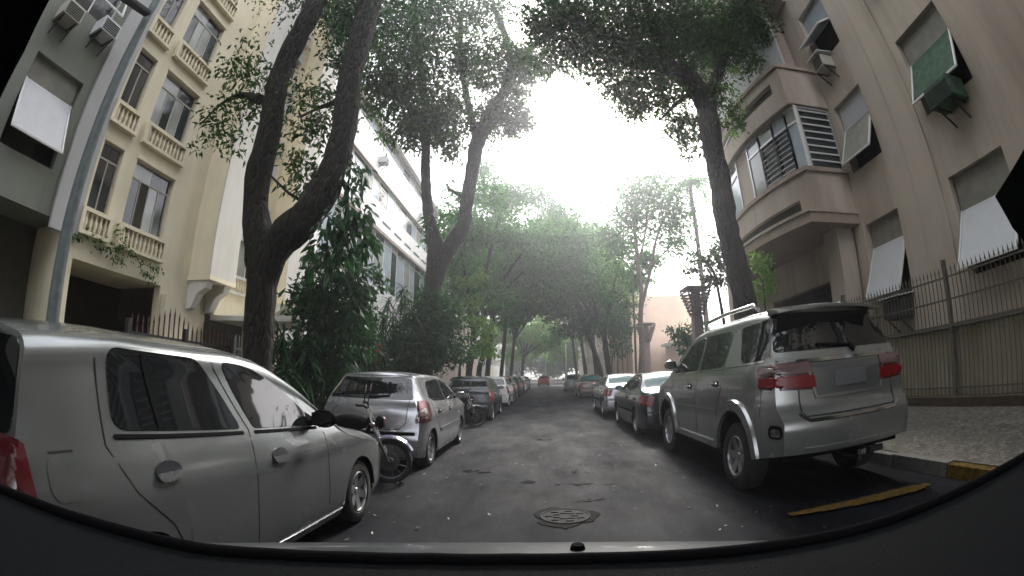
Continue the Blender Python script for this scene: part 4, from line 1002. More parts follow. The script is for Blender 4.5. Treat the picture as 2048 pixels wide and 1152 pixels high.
# silver hatchback ahead on the left
sp = hatch_spec(3.78, 1.69, 1.51, wb=2.46, fo=.72, wr=.295, hz=.96, slope=.40, round=.6, taper=.09, bulge=.09)
c2 = Car('bright silver hatchback with tall red tail lamps parked ahead on the left', (-2.57, 6.22+1.89, -.06), 0, P_['bright'], sp)
l = 1.89; H = 1.51; w = .845
mirror_sides(c2, 'rear_side_window', [(-1.0,H-.15),(-1.14,1.10),(-.88,1.04),(-.12,1.02),(-.10,H-.11)], M['carglass'], r=[.1,.05,.05,.03,.04])
mirror_sides(c2, 'front_side_window', [(-.03,H-.11),(-.05,1.02),(.98,1.0),(.72,1.17),(.42,H-.19)], M['carglass'], r=.05)
c2.panel('rear_window', [(-w+.28,H-.10),(w-.28,H-.10),(w-.16,1.09),(-w+.16,1.09)], 'B', M['carglass'], r=.05)
c2.panel('windscreen', [(-.52,.42),(.52,.42),(.64,1.14),(-.64,1.14)], 'T', M['carglass'], r=.07)
for vw, sg in (('LB',-1),('RB',1)):
    t_ = c2.panel('tail_light', [(sg*.02,1.10),(sg*.34,1.04),(sg*.38,.76),(sg*-.06,.75)], vw, M['reddeep'], r=.04, off=.006)
    c2.panel('lamp_upper', [(sg*.035,1.085),(sg*.27,1.06),(sg*.27,.98),(sg*.01,.93)], vw, M['redlamp'], r=.03, off=.016)
    c2.panel('lamp_clear', [(sg*.01,.925),(sg*.24,.97),(sg*.24,.86),(sg*-.03,.845)], vw, M['clearlamp'], r=.02, off=.014)
c2.strip('bumper_line', [(-.72,.60),(.72,.60)], 'B', .05, M['black'], .006)
c2.strip('tailgate_seam', [(-.62,1.08),(-.58,.75),(-.48,.66),(.48,.66),(.58,.75),(.62,1.08)], 'B', .012, M['seam'], .001)
c2.strip('tailgate_crease', [(-.56,.86),(.56,.86)], 'B', .02, P_['bright'], .008)
c2.strip('bumper_crease', [(-.70,.40),(-.45,.45),(.45,.45),(.70,.40)], 'B', .018, M['chrome'], .006)
c2.panel('number_plate', [(-.2,.46),(.2,.46),(.2,.575),(-.2,.575)], 'B', M['plate'], r=.01, off=.01)
c2.panel('badge', [(-.05,.96),(.05,.96),(.05,1.02),(-.05,1.02)], 'B', M['chrome'], r=.028, off=.01)
c2.strip('rear_wiper', [(.0,1.11),(.32,1.14)], 'B', .022, M['black'], .02)
for vw in ('L','R'):
    c2.strip('door_seam', [(-.075,H-.1),(-.075,1.0),(-.09,.3)], vw, .010, M['seam'], .001)
    c2.strip('door_seam', [(1.0,.99),(1.02,.8),(.98,.3)], vw, .010, M['seam'], .001)
    c2.strip('door_seam', [(-1.13,1.08),(-1.05,.85),(-.88,.7),(-.8,.5)], vw, .010, M['seam'], .001)
    c2.strip('side_moulding', [(-.75,.56),(.85,.56)], vw, .07, P_['grey'], .012)
    c2.strip('sill_edge', [(-.78,.225),(.82,.22)], vw, .02, M['chrome'], .005)
c2.handle(.10,.86,P_['bright']); c2.handle(-.72,.87,P_['bright']); c2.mirror(.86,1.04,P_['bright']); c2.wheels(8)
MB().tube([(.0,-1.1,H-.02),(.0,-1.3,H+.25)],.006,5).build('aerial', M['black'], c2.root)

# silver off-roader on the right
sp = dict(L=4.70, W=1.84, H=1.85, wr=.375, sill=.38, wheels=(-1.38,1.37), gap=.075, ww=.25, winset=.02, rimf=.62, round=.8, taper=.10, bulge=.10, rc=.12, rup=.10,
    prof=[(.3,.86),(.45,.905),(.70,.92),(.95,.92),(1.20,.895),(1.28,.865),(1.70,.705),(1.85,.665)],
    top=[(-2.35,1.76),(-2.05,1.81),(-1.3,1.85),(-.2,1.84),(.35,1.79),(.7,1.66),(1.15,1.34),(1.3,1.24),(1.5,1.21),(2.0,1.12),(2.25,1.0),(2.35,.9)],
    rear=[(.3,-2.25),(.45,-2.33),(.75,-2.35),(.80,-2.32),(.84,-2.26),(1.22,-2.20),(1.33,-2.13),(1.74,-1.90),(1.85,-1.88)],
    front=[(.3,2.2),(.5,2.33),(.8,2.35),(1.0,2.28),(1.15,2.0),(1.85,1.2)])
c3 = Car('silver off-roader with roof rails and flared arches nearest on the right', (3.13, 3.83+2.35*1.05, -.02), 0, P_['champagne'], sp); c3.root.scale = (1.05,1.05,1.05)
mirror_sides(c3, 'quarter_window', [(-1.92,1.70),(-2.06,1.34),(-1.93,1.31),(-1.46,1.30),(-1.24,1.68)], M['carglass'], r=[.05,.05,.05,.1,.08])
mirror_sides(c3, 'rear_side_window', [(-1.02,1.68),(-.98,1.28),(-.14,1.26),(-.12,1.69)], M['carglass'], r=[.12,.1,.03,.03])
mirror_sides(c3, 'front_side_window', [(-.05,1.69),(-.06,1.26),(1.06,1.24),(.82,1.40),(.50,1.62)], M['carglass'], r=.05)
c3.panel('rear_window', [(-.70,1.74),(.70,1.74),(.80,1.37),(-.80,1.37)], 'B', M['carglass'], r=.05)
c3.panel('windscreen', [(-.58,.55),(.58,.55),(.70,1.22),(-.70,1.22)], 'T', M['carglass'], r=.06)
for vw in ('L','R'):
    c3.panel('window_surround', [(-1.93,1.69),(-2.085,1.33),(-2.06,1.33),(-1.90,1.70)], vw, M['carglass'], .003, .0)
    c3.strip('chrome_waist', [(-1.98,1.305),(-1.46,1.285),(-.9,1.265),(.0,1.245),(1.06,1.225)], vw, .02, M['chrome'], .006)
    for q in ([(-.09,1.72),(-.09,1.24),(-.11,.45)], [(1.06,1.22),(1.1,1.0),(1.05,.45)], [(-1.03,1.66),(-1.0,1.2),(-1.0,1.05),(-.86,.85),(-.84,.45)], [(-1.98,1.24),(-2.02,1.1),(-1.97,.80)]): c3.strip('door_seam', q, vw, .013, M['seam'], .001)
    c3.strip('door_crease', [(-.85,.80),(.95,.79)], vw, .03, P_['champagne'], .010)
    c3.strip('running_board', [(-.88,.42),(.88,.42)], vw, .09, P_['champagne'], .03)
    for yc in sp['wheels']:
        fl = [(yc+.515*math.cos(a)*1.0, .375+.515*math.sin(a)) for a in np.linspace(-.02, math.pi+.02, 19)]
        c3.strip('wheel_arch_flare', fl, vw, .125, P_['champagne'], .035)
for q in ((-.82,1.10),(.18,1.06)): c3.handle(q[0], q[1], M['chrome'])
for vw, sg in (('LB',-1),('RB',1)):
    t_ = c3.panel('tail_light', [(sg*-.27,1.28),(sg*.27,1.26),(sg*.26,1.05),(sg*-.34,1.02)], vw, M['reddeep'], r=.04, off=.010)
    c3.panel('lamp_clear', [(sg*-.26,1.265),(sg*.24,1.25),(sg*.24,1.17),(sg*-.30,1.17)], vw, M['clearlamp'], r=.03, off=.022)
    c3.panel('lamp_red', [(sg*-.31,1.15),(sg*.24,1.155),(sg*.24,1.07),(sg*-.33,1.04)], vw, M['redlamp'], r=.03, off=.022)
    c3.panel('bumper_recess', [(sg*-.02,.62),(sg*.14,.62),(sg*.14,.74),(sg*-.02,.74)], vw, M['black'], r=.06, off=.004)
    c3.panel('reflector', [(sg*.0,.64),(sg*.11,.64),(sg*.11,.71),(sg*.0,.71)], vw, M['chrome'], r=.03, off=.010)
c3.strip('tailgate_moulding', [(-.60,1.275),(.60,1.275)], 'B', .035, M['chrome'], .012)
c3.panel('plate_recess', [(-.50,1.24),(.50,1.24),(.44,.96),(-.44,.96)], 'B', P_['grey'], r=.06, off=.003)
c3.panel('number_plate', [(-.21,1.17),(.21,1.17),(.21,1.03),(-.21,1.03)], 'B', M['plate'], r=.01, off=.014)
c3.strip('plate_recess_edge', [(-.50,1.22),(-.44,.955),(.44,.955),(.50,1.22)], 'B', .035, P_['champagne'], .016)
c3.strip('tailgate_seam', [(-.80,1.30),(-.62,1.04),(-.62,.84),(-.58,.80),(.58,.80),(.62,.84),(.62,1.04),(.80,1.30)], 'B', .014, M['seam'], .001)
c3.strip('bumper_step', [(-.66,.82),(-.56,.765),(.56,.765),(.66,.82)], 'B', .03, M['chrome'], .012)
c3.strip('bumper_crease', [(-.62,.52),(.62,.52)], 'B', .035, P_['champagne'], .018)
c3.strip('rear_wiper', [(.10,1.38),(.14,1.33)], 'B', .05, M['black'], .03); c3.strip('rear_wiper', [(.10,1.385),(-.32,1.41)], 'B', .022, M['black'], .024)
sb = MB(); 
for k in range(12):
    x0, x1 = -.70+k*1.4/12, -.70+(k+1)*1.4/12; f_ = lambda x: 1.80-.035*(x/.7)**2
    g_ = lambda x: -2.08-.07*(1-(x/.75)**2)
    sb.add([(x0,-1.86,f_(x0)+.03),(x1,-1.86,f_(x1)+.03),(x1,g_(x1),f_(x1)-.01),(x0,g_(x0),f_(x0)-.01),(x0,-1.86,f_(x0)-.03),(x1,-1.86,f_(x1)-.03),(x1,g_(x1),f_(x1)-.035),(x0,g_(x0),f_(x0)-.035)],
           [(3,2,1,0),(4,5,6,7),(2,3,7,6)]+([(0,4,7,3)] if k == 0 else [])+([(1,2,6,5)] if k == 11 else []))
sb.build('roof_spoiler', P_['champagne'], c3.root, smooth=40)
for sx in (-1,1):
    b = MB(); b.tube([(sx*.64,-1.55,1.835),(sx*.635,-1.45,1.895),(sx*.62,-.6,1.915),(sx*.60,.1,1.895),(sx*.59,.2,1.83)],.024,8)
    b.build('roof_rail', M['chrome'], c3.root, smooth=60)
MB().lathe([(.035,-.1),(.035,.1),(.028,.1),(.028,-.08)],12,(.45,-2.2,.36),'x').build('exhaust_pipe', M['iron'], c3.root)
MB().tube([(.1,-2.05,.33),(.1,-2.36,.34)],.03,8).build('tow_bar', M['iron'], c3.root)
MB().lathe([(0,-.04),(.045,-.02),(.045,.03),(0,.05)],10,(.1,-2.38,.40)).build('tow_ball', M['chrome'], c3.root, smooth=60)
MB().box(-.6,.6,-1.46,-1.30,.30,.42).build('rear_axle', M['iron'], c3.root)
c3.mirror(1.02,1.34,M['chrome']); c3.wheels(6)
c3.root.scale = (1.05,1.05,1.12)                     # this one stands tall on its wheels
for w_ in c3.root.children:
    if w_.name.startswith('wheel') and not w_.name.startswith('wheel_arch'): w_.rotation_euler.x = 0; w_.scale.z = 1.05/1.12; w_.location.z *= 1.05/1.12

# ordinary cars further on
def put(kind, label, x, y, paint, far=True, rz=0, dz=-.03, lamp=None, **k):
    sp_ = hatch_spec(**k) if kind == 'hatch' else sedan_spec(**k)
    c = Car(label, (x, y+sp_['L']/2, dz), rz, paint, sp_, detail=1 if far else 2)
    dress(c, kind, paint, lamp or ('tall' if kind == 'hatch' else 'wide'), far); return c
put('sedan', 'dark blue-black saloon parked just ahead of the silver off-roader', 2.92, 9.15, P_['dark'], False, W=1.76)
put('sedan', 'pale silver saloon with blue-green rear glass ahead of the dark saloon', 2.82, 14.4, P_['bright'], False)
put('sedan', 'brownish grey saloon with a pale plate under the trees on the right', 2.95, 27, P_['brown'], True)
put('hatch', 'sage grey estate car well down the right kerb beyond the brownish saloon', 2.6, 39, P_['sage'], True, H=1.55)
put('hatch', 'orange red car driving away far down the middle of the road', -.1, 62, P_['red'], True)
put('hatch', 'charcoal hatchback with one bright red lamp behind the parked motorcycles', -2.45, 13.9, P_['charcoal'], False, dz=-.07)
put('hatch', 'white hatchback parked beyond the charcoal one on the left', -2.45, 20.4, P_['white'], False, dz=-.07)
for i, (y, pc, lb, kd) in enumerate(((25.2,'wine','wine red hatchback in the left row beyond the white one','hatch'),(30.2,'black','black saloon in the left row beyond the wine red car','sedan'),
        (35.6,'grey','mid grey hatchback halfway along the left row','hatch'),(40.6,'white','far white saloon well along the left row','sedan'),(46,'charcoal','far charcoal hatchback near the end of the left row','hatch'),(51.5,'silver','last silver hatchback at the end of the left row','hatch'))):
    put(kd, lb, -2.5, y, P_[pc], True, dz=-.07)
for y, pc, lb in ((46,'black','far black hatchback on the right kerb under the trees'),(52,'silver','farthest silver hatchback on the right kerb')): put('hatch', lb, 3.2, y, P_[pc], True)

# motorcycles
M['dullrim'] = mat('dull_rim', (.10,.10,.105), .5, .7)
def motorcycle(label, x, y, rz, tint, z=-.05):
    t = thing('motorcycle', label, 'motorcycle', (x,y,z), rz, 'motorcycles parked between the cars on the left'); wr = .30
    for yc in (-.64,.64):
        b = MB()
        b.lathe([(wr-.06,-.035),(wr-.02,-.05),(wr,-.02),(wr,.02),(wr-.02,.05),(wr-.06,.035)],26,(0,yc,wr),'x'); w = b.build('wheel', M['rubber'], t, smooth=60)
        r_ = MB(); r_.lathe([(wr-.055,-.03),(wr-.075,-.02),(wr-.075,.02),(wr-.055,.03)],26,(0,yc,wr),'x'); r_.lathe([(0,-.06),(.05,-.06),(.05,.06),(0,.06)],12,(0,yc,wr),'x')
        for k in range(12):
            a = k*math.pi/6; r_.bar((.02*(-1)**k,yc+.045*math.cos(a),wr+.045*math.sin(a)),(0,yc+.235*math.cos(a+.2),wr+.235*math.sin(a+.2)),.008)
        r_.lathe([(.06,.035),(.13,.035),(.13,.045),(.06,.045)],18,(0,yc,wr),'x'); r_.build('rim', M['dullrim'], w)
        g = MB(); n = 12
        for k in range(n):
            a0, a1 = math.pi*(.15+.75*k/n), math.pi*(.15+.75*(k+1)/n); q = wr+.035
            if yc < 0: a0, a1 = math.pi-a0, math.pi-a1
            for s_ in (0,): g.add([(-.06,yc+q*math.cos(a0),wr+q*math.sin(a0)),(.06,yc+q*math.cos(a0),wr+q*math.sin(a0)),(.06,yc+q*math.cos(a1),wr+q*math.sin(a1)),(-.06,yc+q*math.cos(a1),wr+q*math.sin(a1)),
                (0,yc+(q+.02)*math.cos(a0),wr+(q+.02)*math.sin(a0)),(0,yc+(q+.02)*math.cos(a1),wr+(q+.02)*math.sin(a1))],[(0,4,5,3),(4,1,2,5)])
        g.build('mudguard', tint if yc > 0 else M['black'], t)
    f = MB()
    for sx in (-.085,.085): f.tube([(sx,.64,wr),(sx,.46,.72),(sx,.36,1.0)],.022,8)
    f.build('fork', M['chrome'], t, smooth=60)
    f = MB(); f.tube([(0,.40,.86),(0,.1,.62),(0,-.2,.42),(0,-.45,.42)],.035,8); f.tube([(0,.38,.78),(0,.25,.35),(0,-.2,.28),(0,-.64,.30)],.028,8); f.build('frame', M['black'], t)
    e = MB(); e.box(-.13,.13,-.2,.22,.28,.55); e.box(-.09,.09,-.02,.2,.55,.66); e.build('engine', M['iron'], t, bevel=.03)
    def blob(name, c, r, m):
        bm = bmesh.new(); bmesh.ops.create_uvsphere(bm, u_segments=14, v_segments=10, radius=1)
        for v in bm.verts: v.co = Vector((v.co.x*r[0]+c[0], v.co.y*r[1]+c[1], v.co.z*r[2]+c[2]))
        me = bpy.data.meshes.new(name); bm.to_mesh(me); bm.free(); me.materials.append(m); fin(me, 60)
        o = bpy.data.objects.new(name, me); C.objects.link(o); o.parent = t; return o
    blob('fuel_tank', (0,.12,.80), (.14,.25,.11), M['black']); blob('seat', (0,-.36,.78), (.14,.38,.07), M['black']); blob('tail', (0,-.68,.78), (.09,.18,.07), tint)
    h = blob('headlight', (0,.52,.82), (.085,.07,.085), M['black']); MB().lathe([(0,.0),(.06,-.01),(.078,-.03)],14,(0,0,0)).build('lens', M['clearlamp'], h)
    ls = h.children[0]; ls.location = (0,.60,.82); ls.rotation_euler = (R(-90),0,0)
    hb = MB(); hb.tube([(-.38,.26,1.06),(-.25,.33,1.05),(-.08,.36,1.0),(.08,.36,1.0),(.25,.33,1.05),(.38,.26,1.06)],.014,7); hb.build('handlebar', M['black'], t)
    for sx in (-1,1):
        MB().tube([(sx*.38,.26,1.06),(sx*.25,.33,1.05)],.02,7).build('grip', M['rubber'], t)
        mr = MB(); mr.tube([(sx*.24,.33,1.05),(sx*.3,.36,1.22)],.007,6); mr.build('mirror_stem', M['black'], t)
        m2 = MB(); m2.lathe([(0,.02),(.055,.01),(.06,0),(0,-.005)],14); o = m2.build('mirror', M['clearlamp'], t); o.location = (sx*.31,.37,1.26); o.rotation_euler = (R(80),0,0)
        ti = blob('turn_signal', (sx*.2,.44,.80), (.05,.035,.035), M['clearlamp'])
    MB().tube([(.12,.1,.3),(.15,-.3,.26),(.16,-.75,.34)],.04,8).build('exhaust', M['chrome'], t)
    MB().tube([(-.1,-.05,.3),(-.24,-.05,.0)],.014,6).build('side_stand', M['iron'], t)
    return t
motorcycle('motorcycle with purple blue front mudguard squeezed between the two silver hatchbacks', -2.62, 5.40, R(-74), mat('paint_violet',(.06,.055,.16),.3,.2,coat=.6))
motorcycle('dark motorcycle parked between the bright silver and charcoal hatchbacks', -2.5, 12.3, R(-60), P_['black'], -.07)

# ------------------------------------------------------------------ trees and plants
rng = np.random.default_rng(5)
def leaves(clumps, ln, wd, seed, droop=.35, sub=.28, per=26):
    """clumps: (centre, radius or (rx,ry,rz), number of leaves) -> vertices, faces of leaf blades gathered on twigs"""
    g = np.random.default_rng(seed); PV = []
    for c, r, n in clumps:
        r = np.array(r if hasattr(r, '__len__') else (r, r, r*.8)); k = max(3, n//per)
        d = g.normal(size=(k,3)); d /= np.linalg.norm(d, axis=1)[:,None]
        tw = d*(g.random(k)[:,None]**.45)
        t = g.integers(0, k, n); p = tw[t]+g.normal(size=(n,3))*sub*np.array([1,1,.7])
        p = p*r+np.array(c)
        out_ = d[t]*.5+g.normal(size=(n,3))*.8; out_[:,2] -= droop*1.4
        PV.append((p, out_))
    p = np.concatenate([a for a,_ in PV]); o = np.concatenate([b_ for _,b_ in PV]); n = len(p)
    o /= np.linalg.norm(o, axis=1)[:,None]; s_ = np.cross(o, g.normal(size=(n,3))); s_ /= np.linalg.norm(s_, axis=1)[:,None]
    nn = np.cross(o, s_); L = ln*(.65+.7*g.random(n))[:,None]; W = wd*(.7+.6*g.random(n))[:,None]
    v = np.stack([p, p+o*L*.5+s_*W*.5+nn*W*.12, p+o*L-nn*L*.10, p+o*L*.5-s_*W*.5+nn*W*.12], 1).reshape(-1,3)
    return v, n
def quadmesh(name, v, n, m):
    me = bpy.data.meshes.new(name); me.vertices.add(4*n); me.loops.add(4*n); me.polygons.add(n)
    me.vertices.foreach_set('co', v.astype(np.float32).ravel()); me.loops.foreach_set('vertex_index', np.arange(4*n, dtype=np.int32))
    me.polygons.foreach_set('loop_start', np.arange(0, 4*n, 4, dtype=np.int32)); me.polygons.foreach_set('loop_total', np.full(n, 4, np.int32))
    me.update(); me.validate(); me.materials.append(m); return me
def crown(t, clumps, ln, wd, seed, m, name='crown', **k):
    v, n = leaves(clumps, ln, wd, seed, **k); v = v-np.array(t.location)
    o = bpy.data.objects.new(name, quadmesh(name, v, n, m)); C.objects.link(o); o.parent = t; o['kind'] = 'stuff'; return o
def limb(b, pts, seed, n=14):
    """pts: (Vector, radius) -> knobbly tapered tube through the points"""
    g = random.Random(seed); P0 = [Vector((*p, r)) for p, r in pts]; out_ = []
    for i in range(len(P0)-1):
        a, q, c, d = P0[max(i-1,0)], P0[i], P0[i+1], P0[min(i+2,len(P0)-1)]
        m_ = max(3, int((Vector(c[:3])-Vector(q[:3])).length/.22)); m_ = min(m_, 14)
        for k in range(m_):
            t = k/m_; out_.append(.5*((2*q)+(c-a)*t+(2*a-5*q+4*c-d)*t*t+(3*q-a-3*c+d)*t**3))
    out_.append(P0[-1])
    b.tube([v[:3] for v in out_], [max(.008, v[3]*(1+g.uniform(-.07,.07))) for v in out_], n, .07, g)
def px(lst, Y0, k=.80):
    """(px, py, width px[, depth]) along a limb -> points and radii at their real distance"""
    o = []
    for q in lst:
        p = at(q[0], q[1], q[3] if len(q) > 3 else Y0); o.append((p, k*q[2]*.5/F*(p-CAM).length))
    return o
def cl(lst, dens=1.0):
    """(px, py, radius px, depth, leaves)"""
    o = []
    for x, y, r, Y, n in lst:
        p = at(x, y, Y); rr_ = r/F*(p-CAM).length; o.append((p, (rr_, rr_*.95, rr_*.85), int(n*dens)))
    return o

# the big forked tree on the left pavement
t1 = wthing('street_tree', 'big dark forked street tree rising behind the near silver hatchback', 'tree', (-4.6,6.2,.1))
b = MB()
limb(b, [(Vector((-4.62,6.2,-.05)),.42),(Vector((-4.6,6.2,.35)),.30)]+px([(516,700,78),(520,600,78),(527,520,90)],6.2)+px([(512,440,66),(515,360,66),(535,280,62),(547,215,58),(556,160,54),(585,95,52),(620,30,50),(650,-40,46,6.4),(690,-140,36,6.8),(740,-260,22,7.2)],6.2), 1)
limb(b, px([(527,560,60),(560,485,86),(610,435,86),(650,375,80,6.3),(678,300,66,6.4),(692,230,60,6.5),(702,150,58,6.6),(722,70,56,6.8),(742,0,54,7.0),(765,-90,44,7.3),(800,-220,26,7.8)],6.2), 2)
limb(b, px([(520,200,28),(480,190,14,6.3),(440,210,7,6.4),(400,250,4,6.4)],6.2), 3, 8)
limb(b, px([(690,200,22,6.6),(640,215,10,6.6),(600,235,5,6.6)],6.6), 4, 8)
limb(b, px([(660,380,20,6.3),(600,400,9,6.3),(540,350,5,6.2)],6.3), 5, 8)
b.build('trunk', M['bark'], t1, smooth=80)
crown(t1, cl([(470,130,45,6.3,170),(500,110,40,6.4,120),(520,200,55,6.3,200),(470,215,45,6.4,170),(440,235,38,6.4,110),(415,262,30,6.4,70),(395,300,16,6.4,22),(470,300,40,6.3,90),(500,150,40,6.3,120),(595,300,40,6.5,130),(620,190,48,6.6,190),(600,250,45,6.6,160),(640,240,40,6.6,130),(590,340,35,6.4,70),(560,150,30,6.2,60),(655,180,30,6.6,80),(600,380,32,6.3,60),(640,330,34,6.4,70)]), .16, .06, 11, M['leaf'], sub=.4, per=14)
crown(t1, cl([(620,250,40,6.6,60),(600,180,40,6.6,40),(630,350,30,6.4,40)]), .15, .05, 12, M['leafr'], 'dry_crown', sub=.4, per=12)
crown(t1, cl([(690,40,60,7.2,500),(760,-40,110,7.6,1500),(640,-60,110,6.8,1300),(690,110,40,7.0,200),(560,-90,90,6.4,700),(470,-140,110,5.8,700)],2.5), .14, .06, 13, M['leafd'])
# large-leaved climber on its right limb
cm = wthing('climbing_plant', 'large leaved dark climber hanging from the right limb of the forked tree', 'plant', at(690,420,6.4))
def bigleaf(b, p, d, L_, W_, g):
    d = Vector(d).normalized(); s_ = d.cross(Vector((g.uniform(-1,1),g.uniform(-1,1),g.uniform(-1,1)))).normalized(); n_ = d.cross(s_)
    prof = [(0,.0),(.15,.55),(.4,1),(.7,.7),(1,0)]; L0 = []; R0 = []; mid = []
    for t, w in prof:
        c_ = p+d*L_*t-Vector((0,0,1))*L_*.28*t*t; mid.append(c_); L0.append(c_+s_*W_*.5*w+n_*W_*.12*w); R0.append(c_-s_*W_*.5*w+n_*W_*.12*w)
    n = len(prof); b.add(mid+L0+R0, [(i,i+1,n+i+1,n+i) for i in range(n-1)]+[(2*n+i,2*n+i+1,i+1,i) for i in range(n-1)])
g = random.Random(4); b = MB(); st = MB()
for x, y, r, Y, n in ((700,370,45,6.5,60),(715,430,42,6.5,80),(680,440,50,6.4,80),(700,480,45,6.5,70),(660,490,50,6.4,70),(730,490,28,6.5,30),(720,340,28,6.6,25),(690,320,28,6.6,25),(640,520,40,6.4,50)):
    c0 = at(x,y,Y); rr_ = r/F*6.9
    for k in range(n):
        v = Vector((g.gauss(0,1),g.gauss(0,1),g.gauss(0,1))).normalized()*rr_*g.random()**.4
        bigleaf(b, c0+v, (v.x+g.gauss(0,.3)+.25, v.y-.3+g.gauss(0,.3), v.z-.5), g.uniform(.16,.28), g.uniform(.06,.10), g)
o = b.build('foliage', M['leafd'], cm); o['kind'] = 'stuff'
st.tube([at(670,520,6.35),at(690,440,6.4),at(700,340,6.5)],.018,6); st.build('stem', M['bark'], cm)

# second forked tree on the left
t2 = wthing('street_tree', 'tall slender forked tree with bushy base past the bright silver hatchback', 'tree', (-4.6,16.5,.1))
b = MB()
limb(b, [(Vector((-4.62,16.5,-.05)),.52),(Vector((-4.6,16.5,.5)),.38)]+px([(848,700,62),(856,640,54),(866,570,54),(874,520,60)],16.5,.68)+px([(866,470,44),(856,420,37),(851,340,30),(853,260,27),(848,190,25),(838,110,24),(830,30,22),(822,-60,16)],16.5,.62), 21)
limb(b, px([(876,540,50),(900,492,52),(925,455,46),(934,400,40),(944,345,42),(955,285,44),(978,235,42),(1005,190,36),(1030,145,30,16),(1060,100,22,15),(1100,60,14,14)],16.5,.64), 22)
limb(b, px([(1000,200,22),(1020,130,18,16),(1010,70,16,16),(985,10,12,16)],16.5), 23, 8)
limb(b, px([(935,400,16),(910,385,8),(895,372,4)],16.5), 24, 6)
limb(b, px([(850,260,18),(800,180,14),(760,110,10),(730,40,8)],16.5), 25, 8)
limb(b, px([(955,285,20),(935,200,16),(920,110,13),(925,20,10)],16.5), 26, 8)
b.build('trunk', M['bark'], t2, smooth=80)
crown(t2, cl([(735,60,70,14,900),(790,40,85,15,1500),(850,30,85,15.5,1500),(920,10,80,15,1200),(800,130,80,15,1500),(745,150,45,14.5,420),(865,110,70,16,1100),(820,200,70,16,1300),(770,200,42,15.5,400),(870,245,55,16.5,900),(905,235,50,16.5,600),(930,130,48,16,480),(960,100,55,15.5,500),(980,150,42,15.5,400),(840,270,42,16.5,450),(900,300,32,16.5,220),(985,235,48,16.5,650),(1020,230,42,16.5,500),(1045,250,32,16.5,240),(1030,180,36,15.5,300),(1060,130,42,14.5,500),(1000,100,40,15,260),(900,190,28,16,160),(985,20,42,15,330),(1040,120,36,15,300),(800,265,36,16,300),(700,30,50,13.5,600),(700,220,30,14.5,200)],1.75), .23, .10, 31, M['leaf'], sub=.24, per=15)
crown(t2, cl([(915,385,22,16.5,60),(902,375,16,16.5,40),(885,455,30,16.5,130),(862,440,22,16.5,80),(850,470,18,16.3,50),(905,440,20,16.5,60)]), .22, .09, 32, M['leafm'], 'shoots')
b2 = cl([(850,660,42,16.2,900),(865,610,34,16.2,500),(835,700,55,16.0,1100),(880,690,55,16.0,1000),(895,640,35,16.2,500),(810,720,40,16,600)],1.6)
crown(t2, b2, .26, .07, 33, M['leafd'], 'base_ivy')

# arching tree on the right
t3 = wthing('street_tree', 'dark tree on the right arching over the street from behind the off-roader', 'tree', (5.0,10.3,.15))
b = MB()
limb(b, [(Vector((5.15,10.3,-.05)),.42),(Vector((5.1,10.3,.5)),.32)]+px([(1500,680,62),(1490,610,62),(1474,530,58),(1455,460,56),(1446,400,54),(1436,340,52),(1424,285,52),(1416,230,52),(1400,185,54),(1368,152,52,10.2),(1325,128,48,10.1),(1270,100,40,10),(1200,65,30,9.8),(1120,20,20,9.6),(1060,-40,12,9.4)],10.3), 41)
limb(b, px([(1412,215,34),(1432,160,28),(1452,90,24,10.2),(1470,20,18,10),(1480,-60,12,9.8)],10.3), 42, 10)
limb(b, px([(1330,128,26,10.1),(1310,60,20,9.8),(1280,-20,16,9.4)],10), 43, 9)
limb(b, px([(1390,180,16),(1350,210,10,10.3),(1320,240,6,10.3)],10.3), 44, 7)
b.build('trunk', M['bark'], t3, smooth=80)
crown(t3, cl([(1110,30,60,9,700),(1170,20,75,9.5,1200),(1250,20,85,10,1700),(1330,30,85,10,1700),(1410,30,75,10,1400),(1480,40,60,9.8,900),(1525,60,34,9.5,300),(1130,100,55,9.8,620),(1180,110,60,10,900),(1240,110,70,10.3,1300),(1310,120,70,10.3,1300),(1380,110,60,10.2,1000),(1440,100,55,10,800),(1490,110,40,9.8,420),(1290,190,50,10.4,620),(1340,200,45,10.4,480),(1260,215,34,10.4,250),(1385,240,30,10.6,170),(1440,190,32,10,240),(1460,240,28,9.9,150),(1375,290,28,10.6,160),(1230,170,42,10.3,430),(1080,60,34,9.2,260),(1400,260,26,10.6,120),(1150,60,60,9.5,700),(1280,70,70,10,1100),(1360,70,70,10,1100),(1350,250,28,10.5,140),(1080,130,26,9.8,110)],1.7), .15, .07, 51, M['leaf'], sub=.25, per=16)
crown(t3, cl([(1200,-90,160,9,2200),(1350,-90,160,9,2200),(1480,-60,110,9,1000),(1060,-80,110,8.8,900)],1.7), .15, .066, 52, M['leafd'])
crown(t3, cl([(1465,200,34,9.8,130),(1480,150,30,9.8,110),(1450,260,24,9.9,60)]), .12, .05, 53, M['leafl'], 'bright_shoots')
ep = wthing('shrub', 'bright green leafy shrub by the arching trunk under the curved balcony', 'shrub', at(1525,540,10.8))
crown(ep, cl([(1525,530,30,10.8,260),(1540,570,26,10.8,200),(1520,590,22,10.8,150),(1500,560,20,10.8,120)]), .13, .05, 54, M['leafl'], 'foliage')
b = MB(); b.tube([Vector((at(1525,560,10.8).x,10.8,.2)), at(1525,560,10.8)],.02,6); b.build('stem', M['bark'], ep)
pm = wthing('palm_tree', 'palm with drooping fronds beyond the arching tree on the right', 'palm', (9.6,26,.2))
pc = at(1378,362,26); b = MB(); limb(b, [(Vector((pc.x+.3,26,.1)),.2),(Vector((pc.x+.1,26,pc.z*.5)),.15),(pc,.12)], 55, 9); b.build('trunk', M['barkp'], pm)
g = random.Random(8); b = MB()
